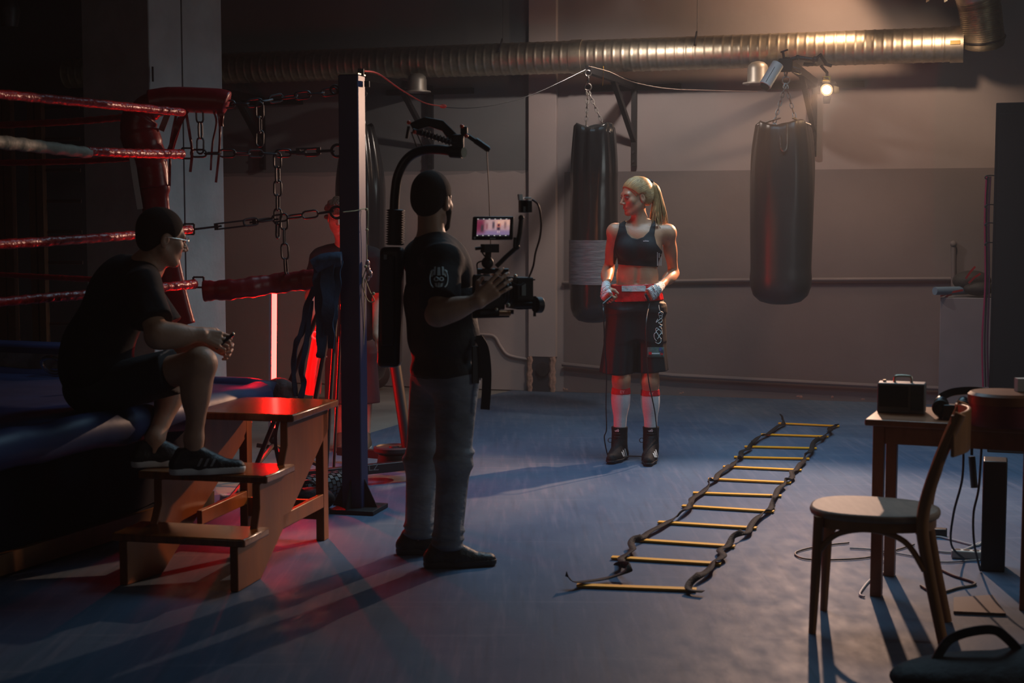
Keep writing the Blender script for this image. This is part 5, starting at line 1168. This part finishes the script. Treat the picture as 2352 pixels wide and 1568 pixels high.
def cameraman():
    Y0 = 6.45; A = lambda x, y, Y=Y0: at(x, y, Y); fr = V((.88, .47, 0)).normalized(); rt = V((.47, -.88, 0)).normalized(); ax = (rt, fr, UP)
    root = thing('person', onz(1010, 1300, 0), 'man in black T-shirt and grey jeans, seen from behind, filming with a camera rig', 'person')
    s = SDF(); nk = A(990, 548); ch = A(1010, 640); wa = A(1020, 750); pv = A(1024, 850)
    s.ell(ch, (.175, .120, .19), ax, .04); s.ell(wa, (.155, .125, .18), ax, .05); s.ell(pv, (.165, .125, .12), ax, .05)
    shR, shL = A(1020, 598, 6.27), A(962, 592, 6.60); elR, wrR = A(1004, 722, 6.10), A(1098, 692, 6.06); elL, wrL = A(1070, 715, 6.58), A(1106, 668, 6.40)
    s.cap(shR, shL, .062, .062, .05); s.cap(nk-UP*.03, lerp(nk, shR, .6), .05, .045, .05); s.cap(nk-UP*.03, lerp(nk, shL, .6), .05, .045, .05)
    for sh, el, wr in ((shR, elR, wrR), (shL, elL, wrL)):
        s.ell(sh, (.06, .06, .065), ax, .03); limb(s, sh, el, .052, .042, .025); s.ell(el, (.042, .042, .042), ax, .02); limb(s, el, wr, .046, .030, .02, (.3, (0, 0, .0), .048, .09))
    hc = A(994, 461, 6.47); hf = V((.42, .90, -.04)); s.cap(nk-UP*.03, hc-UP*.05-hf.normalized()*.02, .060, .056, .03); P, hax = head_sdf(s, hc, hf, 1.03)
    tR = hand_sdf(s, wrR, V((.75, .16, .60)), V((.15, -.95, .2)), V((-.55, .1, .75)), 1.02, (.35, .4, .4, .45), .35, (.9, .5), .2)
    hand_sdf(s, wrL, V((.8, -.1, .5)), V((.1, .9, .3)), V((-.3, -.1, .9)), 1.0, (.8, .8, .8, .8), .2, (.6, .6), .4)
    hpR, hpL = A(1048, 880, 6.38), A(992, 880, 6.55); kR, kL = A(1042, 1055, 6.36), A(970, 1055, 6.58); aR, aL = A(1027, 1262, 6.36), A(962, 1235, 6.62)
    for hp, kn, an in ((hpR, kR, aR), (hpL, kL, aL)): limb(s, hp, kn, .085, .058, .04); limb(s, kn, an, .056, .036, .03)
    b = finish_body('body', s, m_skin2, root, (.0042, .0036), [bx_(hc+UP*.02, (.15, .15, .143)), bx_(wrR+V((.065, .02, .05)), (.10, .12, .10))], .008)
    eyes(P, hax, 1.03, b); short_hair(P, hax, 1.03, b, m_hairb)
    bs = SDF(); 
    for e in (-1, 1): bs.cap(P(e*.060, .012, -.045), P(e*.022, .070, -.100), .024, .024, .02)
    bs.ell(P(0, .078, -.105), (.03, .03, .026), hax, .02); cloth('beard', bs, .005, m_hairb, b)
    # T-shirt with sleeve emblem
    t = SDF(); t.ell(ch, (.190, .138, .20), ax, .04); t.ell(wa, (.172, .140, .20), ax, .05); t.cap(shR, shL, .074, .074, .05); t.cap(nk-UP*.02, lerp(nk, shR, .7), .052, .055, .05); t.cap(nk-UP*.02, lerp(nk, shL, .7), .052, .055, .05)
    t.cone(shR+(shR-elR)*.1, lerp(shR, elR, .78), .070, .090, .035, None, (.004, 5)); t.cone(shL+(shL-elL)*.1, lerp(shL, elL, .75), .070, .085, .035)
    t.ell(nk+UP*.065+fr*.01, (.064, .066, .06), ax, .01, sub=True)
    t.ell(pv, (.180, .142, .10), ax, .05); t.cut(A(1020, 868), -UP); tee = cloth('t_shirt', t, .007, m_tee, root)
    # emblem on the sleeve
    dn = (elR-shR).normalized(); ec = at(1008, 636, (shR.y+elR.y)/2-.090); ex = V((.97, .10, 0)); ez = V((.0, -.06, 1)).normalized(); m_em = mat('white_emblem', (.50, .55, .55), .6); mb = MB(); nrm = V((0, -1, 0)); K = .00092*2
    E = lambda x, y: march(t.ev, 1008+x*.98, 636-y*.98, 6.30, .003)
    def blob(pts): mb.prism([E(*p_) for p_ in pts], V((0, .004, 0)))
    def arc(x, y, r1, r2, a0, a1, n=8): 
        o_ = [(x+r1*math.cos(math.radians(lerp(a0, a1, i/n))), y+r2*math.sin(math.radians(lerp(a0, a1, i/n)))) for i in range(n+1)]
        mb.tube([E(*p_)+V((0, -.002, 0)) for p_ in o_], .0028, 6)
    arc(-12, -4, 9, 20, 90, 260); arc(12, -4, 9, 20, -80, 90); blob([(-14, 4), (-11, 24), (-7, 25), (-8, 5)]); blob([(8, 5), (7, 25), (11, 24), (14, 4)]); blob([(-4, 4), (-3, 23), (3, 23), (4, 4)])
    blob([(-18, 0), (-20, 14), (-15, 18), (-14, 2)]); blob([(14, 2), (15, 18), (20, 14), (18, 0)])
    arc(-6, -5, 4.5, 4, 0, 360, 12); arc(6, -5, 4.5, 4, 0, 360, 12); blob([(-2, -9), (0, -4), (2, -9)]); blob([(-10, -14), (-8, -22), (-3, -24), (-4, -14)]); blob([(10, -14), (8, -22), (3, -24), (4, -14)]); blob([(-2, -13), (-2, -24), (2, -24), (2, -13)])
    mb.build('sleeve_emblem', m_em, tee)
    # support vest with back panel, bellows and curved overhead arm
    bk = -fr; v = SDF(); v.ell(A(1010, 690), (.198, .150, .19), ax, .03); v.ell(A(1018, 770), (.188, .152, .17), ax, .04); v.ell(pv, (.186, .150, .09), ax, .04); v.cut(A(1020, 862), -UP); v.cut(A(1010, 560), UP)
    v.cap(shR-rt*.055+bk*.06, shR-rt*.06+fr*.07, .035, .035, .03)
    vest = cloth('support_vest', v, .007, mat('vest_nylon', (.008, .008, .010), .65, bump=.5, bscale=12), root)
    MB().box(A(1053, 830)+rt*.165, (.03, .012, .16), (fr, rt, UP)).build('waist_strap', m_rubber, vest)
    MB().ribbon(spline([A(1098, 775, 6.3), A(1112, 800, 6.3), A(1118, 850, 6.3), A(1117, 900, 6.3), A(1114, 940, 6.3)], 5), .04, .006, base=V((0, -1, 0))).build('strap_end', m_rubber, vest)
    MB().ribbon(spline([A(1100, 770, 6.35), A(1106, 820, 6.35), A(1103, 868, 6.35)], 5), .025, .006, base=V((0, -1, 0))).build('strap_end', m_rubber, vest)
    ez_ = thing('overhead_support', A(895, 700), 'black backpack support with a bellows and curved arm rising over the cameraman', 'camera support')
    MB().box(A(898, 705, 6.52), (.10, .09, .53), (V((.9, -.1, 0)).normalized(), V((.1, .9, 0)).normalized(), V((.03, 0, 1)).normalized())).build('back_panel', m_blackp, ez_, bevel=.02)
    MB().box(A(890, 690, 6.46), (.06, .02, .40)).build('panel_cover', m_rubber, ez_, bevel=.008)
    mb = MB(); mb.box(A(885, 590, 6.44), (.014, .004, .022)); mb.build('panel_tag', mat('tag_grey', (.35, .35, .33), .5), ez_)
    pr = []; hh = (A(905, 480).z-A(905, 563).z)
    for i in range(15): pr += [(.030, hh*i/15), (.043, hh*(i+.5)/15)]
    MB().lathe(pr+[(.030, hh)], A(907, 563, 6.5), UP+V((.03, 0, 0)), 28).build('bellows', m_rubber, ez_, sharp=0)
    pts = spline([A(905, 490, 6.5), A(908, 440, 6.5), A(915, 400, 6.5), A(935, 365, 6.5), A(965, 347, 6.48), A(1005, 343, 6.44), A(1050, 349, 6.40)], 8)
    MB().tube(pts, .021, 16).build('curved_arm', m_blackp, ez_, sharp=0)
    MB().tube([A(1035, 348, 6.41), A(1062, 350, 6.39)], .026, 16).build('arm_end', m_blackp, ez_); MB().tube([A(1062, 350, 6.39), A(1066, 350, 6.385)], .022, 16).build('end_cap', m_steel, ez_)
    # stabilising head above the arm
    hd = thing('stabiliser_head', A(1045, 335, 6.4), 'black linkage with red knobs mounted on top of the curved arm', 'camera support'); Y1 = 6.4
    B = lambda x, y, d=0: at(x, y, Y1+d)
    MB().prism([B(940, 283), B(975, 268), B(1018, 276), B(1042, 300), B(1060, 318), B(1058, 335), B(1038, 334), B(1015, 300), B(985, 290), B(950, 300)], V((0, .03, 0))).build('upper_link', m_black, hd, bevel=.004)
    mb = MB(); mb.tube([B(948, 300, -.02), B(990, 312, -.02), B(1030, 325, -.02), B(1050, 328, -.02)], .011, 8)
    for i in range(9): mb.ring(B(970+i*8, 305+i*2.6, -.02), V((1, 0, -.3)), .014, .003, 12, 5)
    mb.build('spring_link', m_iron, hd)
    MB().box(B(1052, 325, 0), (.05, .06, .06)).build('pivot_block', m_black, hd, bevel=.008); MB().box(B(1066, 300, 0), (.03, .05, .035)).build('upper_block', m_black, hd, bevel=.006)
    MB().tube([B(1062, 305), B(1075, 312), B(1125, 345)], [.011, .010, .010], 10).build('front_bar', m_black, hd); MB().tube([B(1092, 322), B(1122, 343)], .0145, 10).build('bar_grip', m_blackp, hd)
    for x, y in ((939, 281), (953, 303), (1061, 290), (1071, 312)): MB().ball(B(x, y, -.025), .009, 12, 8).build('knob', mat('orange_knob', (.75, .06, .02), .35), hd)
    mb = MB(); mb.tube([B(939, 290), B(934, 318)], .007, 6); mb.tube([B(945, 303), B(957, 337)], .003, 6); mb.tube([B(956, 303), B(970, 335)], .003, 6); mb.build('rear_fins', m_black, hd)
    MB().tube([B(1118, 345), A(1123, 440, 6.30), A(1128, 590, 6.22)], .0022, 6).build('suspension_cord', mat('dark_red_cord', (.07, .03, .03), .6), hd)
    # jeans
    j = SDF()
    rr = [(0, .100), (.45, .082), (1, .073)]
    j.ell(pv+UP*.0, (.178, .140, .125), ax, .05)
    for hp, kn, an, e in ((hpR, kR, aR, 1), (hpL, kL, aL, -1)):
        j.cap(hp, kn, .098, .074, .04); j.cone(kn, an+UP*.02, .074, .062, .04, None, (.004, 5)); 
        for t_ in range(5): z = .05+.05*t_; j.ell(lerp(an, kn, .03+.045*t_)+fr*.01*((-1)**t_), (.062-.002*t_, .066, .016), ax, .014)
        for t_ in range(3): j.ell(lerp(kn, hp, -.08+.09*t_)+fr*.012*((-1)**t_), (.070+.004*t_, .074+.004*t_, .018), ax, .02)
    j.cut(V((0, 0, aR.z-.02)), -UP); j.cut(A(1020, 835), UP); jo = cloth('jeans', j, .0065, m_jean, root)
    MB().box(A(1090, 855, 6.34), (.06, .006, .07), (fr, rt, UP)).build('back_pocket', m_jean, jo)
    sneaker(aR+V((0, 0, 0)), V((onz(1135, 1305, 0).x, onz(1135, 1305, 0).y+.06, .0)), root, m_shoe, m_rubber, None, .30)
    sneaker(aL+V((0, 0, 0)), V((onz(1015, 1278, 0).x, onz(1015, 1270, 0).y, .0)), root, m_shoe, m_rubber, None, .28)
    return wrR
cameraman()
# ---------------------------------------------------------------- camera rig
def rig():
    Y1 = 6.22; B = lambda x, y, d=0: at(x, y, Y1+d); ex = V((.93, .36, 0)); ey = V((-.36, .93, 0)); bax = (ex, ey, UP)
    root = thing('camera_rig', B(1150, 720), 'black cinema camera rig held by the cameraman', 'camera')
    MB().box(B(1122, 672, .02), (.115, .10, .14), bax).build('camera_body', m_blackp, root, bevel=.006)
    MB().box(B(1106, 655, -.03), (.07, .03, .09), bax).build('side_battery', m_black, root, bevel=.005)
    MB().box(B(1121, 639, -.055), (.035, .004, .018), bax).build('pale_label', mat('pale_label', (.4, .38, .38), .5), root)
    mb = MB(); c0 = B(1150, 672, .03); c1 = c0+ex*.12; mb.cyl(c0, c1, .047, .05, 28); mb.build('lens', m_blackp, root)
    mb = MB()
    for i in range(6): mb.ring(c0+ex*(.015+.016*i), ex, .049, .0035, 28, 6)
    mb.build('lens_rings', m_iron, root)
    MB().box(B(1193, 672, .06), (.075, .14, .135), bax).build('matte_box', m_black, root, bevel=.005)
    MB().box(B(1193, 641, .06), (.085, .15, .006), bax).build('top_flag', m_black, root)
    MB().box(B(1203, 665, -.012), (.018, .004, .05), bax).build('grey_sticker', mat('sticker_grey', (.25, .27, .26), .5), root)
    mb = MB(); mb.tube([B(1085, 718, .02), B(1180, 716, .02)], .009, 8); mb.tube([B(1085, 726, -.03), B(1170, 724, -.03)], .009, 8); mb.build('rods', m_black, root)
    MB().box(B(1120, 716, 0), (.10, .08, .018), bax).build('base_plate', m_black, root, bevel=.003); MB().tube([B(1146, 719, -.06), B(1172, 719, -.05)], .011, 10).build('copper_clamp', mat('copper', (.5, .22, .1), .35, metal=.8), root)
    MB().tube([B(1180, 701, -.02), B(1232, 699, -.02)], .012, 10).build('follow_focus_arm', m_black, root)
    mb = MB(); mb.cyl(B(1229, 700, -.035), B(1243, 700, -.02), .034, n=28); mb.build('focus_wheel', m_black, root, bevel=.003); MB().box(B(1228, 703, -.04), (.012, .012, .085)).build('wheel_flag', m_rubber, root)
    mb = MB(); 
    for x, y in ((1100, 637), (1184, 634), (1168, 700), (1140, 710)): mb.ball(B(x, y, -.04), .008, 10, 6)
    mb.build('knobs', m_steel, root)
    mb = MB(); mb.tube([B(1096, 622, 0), B(1168, 622, 0)], .011, 8); mb.tube([B(1100, 622, 0), B(1102, 640, 0)], .009, 8); mb.tube([B(1158, 622, 0), B(1158, 645, 0)], .009, 8); mb.build('top_handle', m_black, root)
    mb = MB(); mb.ball(B(1120, 603, 0), .026); mb.tube([B(1120, 603, 0), B(1122, 575, 0)], .014, 10); mb.box(B(1125, 570, 0), (.065, .05, .035), bax); mb.build('monitor_mount', m_black, root)
    MB().tube([B(1091, 571, 0), B(1110, 569, 0)], .007, 8).build('mount_lever', m_black, root)
    mb = MB(); mb.tube(spline([B(1104, 575, 0), B(1115, 590, 0), B(1128, 605, 0)], 5), .0035, 6); mb.tube(spline([B(1098, 625, 0), B(1096, 605, 0), B(1112, 598, 0)], 5), .0035, 6); mb.build('loop_cable', m_rubber, root)
    # monitor facing back towards the viewer
    mx = V((.985, .17, 0)).normalized(); mz = (UP+V((.05, .10, 0))).normalized(); my = mz.cross(mx).normalized(); mx = my.cross(mz).normalized() if False else mx; mc = B(1132, 524, -.02)
    q = mc; mo = MB().box(q, (.172, .022, .098), (mx, -my if my.y < 0 else my, mz)).build('monitor', m_blackp, root, bevel=.005)
    fo = -(my if my.y > 0 else -my)
    W_, H_ = 92, 56; vs = []; fs = []; cols = []
    for jj in range(H_+1):
        for ii in range(W_+1): vs.append(q+fo*.0125+mx*((ii/W_-.5)*.138)+mz*((jj/H_-.46)*.074))
    rnd = random.Random(5)
    def img(u, v):
        g = lambda a, b, ra, rb: math.exp(-((u-a)/ra)**4-((v-b)/rb)**4)
        def mx_(c, k, w_): return [lerp(p_, q_, w_) for p_, q_ in zip(c, k)]
        c = mx_([.20, .14, .25], [.42, .25, .26], 1/(1+math.exp(-(v-.34)*30)))
        c = mx_(c, [.62, .34, .28], g(.85, .85, .30, .25)); c = mx_(c, [.16, .02, .05], g(.08, .6, .18, .5)); c = mx_(c, [.05, .03, .04], g(.16, .45, .05, .22))
        c = mx_(c, [.25, .10, .12], g(.30, .55, .04, .2)); c = mx_(c, [.07, .05, .07], g(.50, .62, .04, .22)); c = mx_(c, [.24, .13, .13], g(.86, .62, .04, .22))
        c = mx_(c, [.5, .12, .08], g(.66, .60, .06, .12)); c = mx_(c, [.04, .02, .04], g(.66, .62, .035, .07)); c = mx_(c, [.75, .42, .25], g(.66, .78, .022, .06)); c = mx_(c, [.04, .02, .04], g(.66, .42, .055, .10)); c = mx_(c, [.5, .35, .4], g(.635, .25, .014, .07)); c = mx_(c, [.5, .35, .4], g(.685, .25, .014, .07))
        c = [q_*(.85+.3*rnd.random()) for q_ in c]
        if v > .93 or v < .07: c = [.02, .02, .03]; c = [.55, .55, .5] if (int(u*23) % 4 == 0 and (.95 < v < .98 or .02 < v < .05)) else c
        return c
    for jj in range(H_):
        for ii in range(W_): a = jj*(W_+1)+ii; fs.append((a, a+1, a+W_+2, a+W_+1)); cols.append(img((ii+.5)/W_, (jj+.5)/H_))
    o = mesh_obj('screen_picture', vs, fs, None, mo, 0); at_ = o.data.color_attributes.new('pic', 'FLOAT_COLOR', 'CORNER')
    for p_ in o.data.polygons:
        for li in p_.loop_indices: at_.data[li].color = (*cols[p_.index], 1)
    m = bpy.data.materials.new('screen'); m.use_nodes = True; nt = m.node_tree; bb = nt.nodes['Principled BSDF']; an_ = nt.nodes.new('ShaderNodeAttribute'); an_.attribute_name = 'pic'; nt.links.new(an_.outputs['Color'], bb.inputs['Emission Color']); bb.inputs['Emission Strength'].default_value = .85; bb.inputs['Base Color'].default_value = (.02, .02, .02, 1); bb.inputs['Roughness'].default_value = .2; o.data.materials.append(m)
    mb = MB(); text_mb(mb, 'A', .001, q, mx, mz) if False else None; mb.box(q+fo*.0118+mz*-.0435, (.024, .002, .007), (mx, fo, mz)); mb.cyl(q+fo*.011-mx*.076-mz*.041, q+fo*.0125-mx*.076-mz*.041, .005, n=12); mb.build('frame_marks', mat('grey_mark', (.28, .3, .28), .5), mo)
    # articulated arm with transmitter
    mb = MB(); mb.tube([B(1140, 612, 0), B(1162, 590, 0), B(1187, 568, 0)], .010, 8); mb.ball(B(1187, 567, 0), .013); mb.tube([B(1187, 567, 0), B(1194, 535, 0), B(1197, 505, 0)], .010, 8); mb.ball(B(1197, 500, 0), .012); mb.tube([B(1182, 568, -.01), B(1183, 545, -.01)], .007, 8); mb.build('articulated_arm', m_black, root)
    MB().box(B(1202, 474, 0), (.034, .03, .052), (ex, ey, UP)).build('transmitter', m_blackp, root, bevel=.003); MB().box(B(1214, 474, -.01), (.022, .03, .05), (ex, ey, UP)).build('second_module', m_black, root, bevel=.003)
    MB().box(B(1205, 480, -.022), (.010, .003, .022)).build('module_label', MATS['grey_mark'], root)
    m_whp = mat('white_plastic_bright', (.92, .90, .88), .5); MB().box(B(1195, 453, -.005), (.016, .02, .026), (ex, ey, (UP+V((-.1, 0, 0))).normalized())).build('white_top', m_whp, root); MB().box(B(1211, 455, 0), (.030, .02, .008), (ex, ey, UP)).build('white_top', m_whp, root, bevel=.002)
    MB().tube(spline([B(1222, 458, 0), B(1237, 472, 0), B(1243, 510, 0), B(1240, 545, 0), B(1230, 580, 0), B(1225, 610, 0), B(1215, 637, .02)], 6), .0042, 8).build('long_cable', mat('dark_red_cable', (.05, .012, .015), .4), root)
    MB().tube(spline([B(1165, 640, -.05), B(1190, 655, -.05), B(1205, 650, -.04)], 6), .004, 6).build('short_cable', m_rubber, root)
rig()

# ---------------------------------------------------------------- the seated man
m_sho = mat('dark_shorts', (.014, .015, .017), .75, bump=.5, bscale=10)
def seated():
    Y0 = 6.40; A = lambda x, y, Y=Y0: at(x, y, Y); fr = V((.93, .36, 0)).normalized(); rt = V((.36, -.93, 0)).normalized(); ax = (rt, fr, UP)
    root = thing('person', onz(260, 935, .70), 'man in black T-shirt and shorts with glasses, sitting on the ring edge', 'person')
    s = SDF(); pv = A(225, 890, 6.42); wa = A(222, 800, 6.42); ch = A(272, 690, 6.42); nk = A(338, 612, 6.42); lean = (nk-pv).normalized(); ax2 = (rt, (fr-lean*fr.dot(lean)).normalized(), lean)
    s.ell(pv, (.17, .135, .12), ax, .05); s.ell(wa, (.155, .135, .17), ax2, .06); s.ell(ch, (.175, .125, .19), ax2, .06)
    shR, shL = A(325, 655, 6.22), A(318, 655, 6.60); elR, wrR = A(362, 772, 6.12), A(462, 768, 6.20); elL, wrL = A(400, 790, 6.58), A(478, 782, 6.42)
    s.cap(shR, shL, .062, .062, .05); s.cap(nk, lerp(nk, shR, .6), .05, .05, .05); s.cap(nk, lerp(nk, shL, .6), .05, .05, .05)
    for sh, el, wr in ((shR, elR, wrR), (shL, elL, wrL)):
        s.ell(sh, (.062, .062, .062), ax, .03); limb(s, sh, el, .052, .045, .03); s.ell(el, (.043, .043, .043), ax, .02); limb(s, el, wr, .050, .031, .02, (.28, (0, 0, 0), .052, .09))
    hc = A(372, 546, 6.40); hf = V((.86, .50, -.20)); s.cap(nk, hc-UP*.055-V((.02, 0, 0)), .064, .060, .04); P, hax = head_sdf(s, hc, hf, 1.02)
    hand_sdf(s, wrR, V((.86, .35, -.30)), V((.15, -.75, .55)), V((.3, .55, .7)), 1.0, (.75, .8, .85, .9), .2, (.5, .6), .45)
    hand_sdf(s, wrL, V((.9, -.25, -.35)), V((.1, .8, -.3)), V((.2, -.2, .9)), 1.0, (.85, .9, .9, .9), .2, (.5, .6), .45)
    hpR, hpL = A(250, 892, 6.34), A(255, 885, 6.60); kR, kL = A(462, 835, 6.16), A(418, 850, 6.56); aR, aL = A(445, 1008, 6.18), A(356, 1008, 6.38)
    for hp, kn, an in ((hpR, kR, aR), (hpL, kL, aL)):
        limb(s, hp, kn, .088, .060, .04); s.ell(kn, (.058, .058, .060), ax, .03); limb(s, kn, an, .055, .036, .03, (.30, -fr*.014, .062, .12)); s.cap(an, an+V((0, 0, -.06)), .038, .036, .03)
    b = finish_body('body', s, m_skin2, root, (.0042, .0036), [bx_(hc+UP*.02, (.15, .15, .143)), bx_(A(505, 788, 6.30), (.105, .16, .085))], .008)
    eyes(P, hax, 1.02, b); short_hair(P, hax, 1.02, b, m_hairb)
    t = SDF(); t.ell(pv+UP*.06, (.19, .15, .13), ax, .06); t.ell(wa, (.185, .150, .19), ax2, .07); t.ell(ch, (.195, .140, .205), ax2, .07); t.cap(shR, shL, .076, .076, .05); t.cap(nk-lean*.02, lerp(nk, shR, .6), .052, .06, .05); t.cap(nk-lean*.02, lerp(nk, shL, .6), .052, .06, .05)
    t.cone(shR+(shR-elR)*.1, lerp(shR, elR, .72), .074, .088, .04, None, (.004, 5)); t.cone(shL+(shL-elL)*.1, lerp(shL, elL, .72), .074, .088, .04)
    t.ell(nk+lean*.085, (.066, .066, .055), ax2, .01, sub=True); cloth('t_shirt', t, .007, m_tee, root)
    q = SDF(); q.ell(pv, (.188, .150, .125), ax, .05)
    for hp, kn in ((hpR, kR), (hpL, kL)): q.cone(hp, lerp(hp, kn, .70), .104, .096, .05, None, (.005, 5))
    cloth('shorts', q, .007, m_sho, root)
    # glasses
    mb = MB(); gm = mat('glasses_wire', (.7, .6, .5), .25, metal=1.)
    for e in (-1, 1): mb.ring(P(e*.032, .100, -.002), hf, .023, .0013, 24, 5); mb.tube([P(e*.055, .098, .006), P(e*.078, .05, .006), P(e*.080, -.012, .002)], .0014, 5)
    mb.tube([P(-.009, .102, .004), P(.009, .102, .004)], .0013, 5); mb.build('glasses', gm, root)
    m_ws = mat('white_foam_sole', (.75, .75, .75), .6)
    sneaker(aR, V((A(560, 1070, 6.18).x, kR.y+.06, .441)), root, m_shoe, m_ws, mat('grey_stripe', (.22, .22, .23), .5), .295)
    sneaker(aL, V((A(460, 1062, 6.38).x, aL.y+.06, .441)), root, m_shoe, m_ws, None, .285)
    r = thing('hand_radio', A(522, 772, 6.24), 'small dark device held in the seated man\'s hands', 'device')
    MB().tube([A(496, 800, 6.22), A(534, 768, 6.26)], .012, 10, flat=.6).build('device_body', m_blackp, r); MB().ball(A(535, 767, 6.26), .008, 10, 6).build('metal_tip', m_steel, r)
seated()

# ---------------------------------------------------------------- the person behind the post
def hidden():
    Y0 = 9.75; A = lambda x, y, Y=Y0: at(x, y, Y); fr = V((.25, -1, 0)).normalized(); rt = V((-1, -.25, 0)).normalized(); ax = (rt, fr, UP)
    root = thing('person', onz(822, 1025, 0), 'person with curly hair and dark T-shirt in red light, mostly behind the blue post', 'person')
    s = SDF(); nk = A(795, 565); s.ell(A(800, 650), (.17, .12, .2), ax, .05); s.ell(A(803, 740), (.15, .12, .17), ax, .05); s.ell(A(805, 800), (.165, .125, .12), ax, .05)
    shR, shL = A(738, 592), A(856, 592); elR, wrR = A(716, 680, 9.72), A(733, 765, 9.55); elL, wrL = A(870, 685), A(866, 770, 9.6)
    s.cap(shR, shL, .058, .058, .05); s.cap(nk-UP*.02, lerp(nk, shR, .6), .05, .045, .05); s.cap(nk-UP*.02, lerp(nk, shL, .6), .05, .045, .05)
    for sh, el, wr in ((shR, elR, wrR), (shL, elL, wrL)): limb(s, sh, el, .05, .042, .02); limb(s, el, wr, .044, .03, .02); hand_sdf(s, wr, V((.1, -.3, -.9)), V((-1, 0, 0)), V((0, -1, 0)), 1., (.4, .4, .5, .5), .2, (.5, .4), .2)
    hc = A(780, 497, 9.7); hf = V((.05, -.95, -.2)); s.cap(nk-UP*.03, hc-UP*.04, .056, .053, .03); P, hax = head_sdf(s, hc, hf, 1.0)
    kR, kL = A(782, 900), A(838, 900); aR, aL = A(785, 1000), A(838, 1000)
    for hp, kn, an in ((A(782, 820), kR, aR), (A(828, 820), kL, aL)): limb(s, hp, kn, .085, .056, .04); limb(s, kn, an, .054, .036, .03)
    b = finish_body('body', s, m_skin2, root, (.005,), [bx_(hc, (.15, .15, .14))], .009); eyes(P, hax, 1., b)
    hs = SDF(); rnd = random.Random(3)
    for i in range(85):
        a = rnd.uniform(0, 6.28); z = rnd.uniform(-.01, .11); r = .085*math.sqrt(max(0.05, 1-(max(0, z-.03)/.085)**2)); x, y = r*math.cos(a), -.015+r*1.1*math.sin(a)
        if y > .055 and z < .030: continue
        hs.ell(P(x, y, z), [.018, .018, .016], hax, .008)
    hs.ell(P(0, .050, .078), (.060, .040, .030), hax, .015); hs.ell(P(0, -.01, .05), (.078, .10, .075), hax, .015)
    cloth('curly_hair', hs, .005, mat('auburn_hair', (.10, .035, .015), .6, bump=.8, bscale=80), b)
    t = SDF(); t.ell(A(800, 650), (.19, .138, .215), ax, .05); t.ell(A(803, 745), (.178, .142, .19), ax, .05); t.cap(shR, shL, .072, .072, .05); t.cap(nk-UP*.02, lerp(nk, shR, .6), .05, .055, .05); t.cap(nk-UP*.02, lerp(nk, shL, .6), .05, .055, .05)
    t.cone(shR, lerp(shR, elR, .85), .068, .085, .03); t.cone(shL, lerp(shL, elL, .85), .068, .085, .03); t.cut(A(803, 795), -UP); cloth('t_shirt', t, .008, m_tee, root)
    q = SDF(); q.ell(A(805, 805), (.182, .145, .12), ax, .05); q.cone(A(782, 815), A(782, 925), .10, .105, .04, None, (.005, 6)); q.cone(A(830, 815), A(838, 925), .10, .105, .04, None, (.005, 6)); cloth('shorts', q, .008, mat('maroon_shorts', (.06, .012, .015), .7), root)
    for an in (aR, aL): sneaker(an, V((an.x+.02, an.y-.2, .0)), root, mat('brown_shoe', (.12, .07, .04), .6), mat('cream_sole', (.4, .36, .3), .6), None, .28)
hidden()
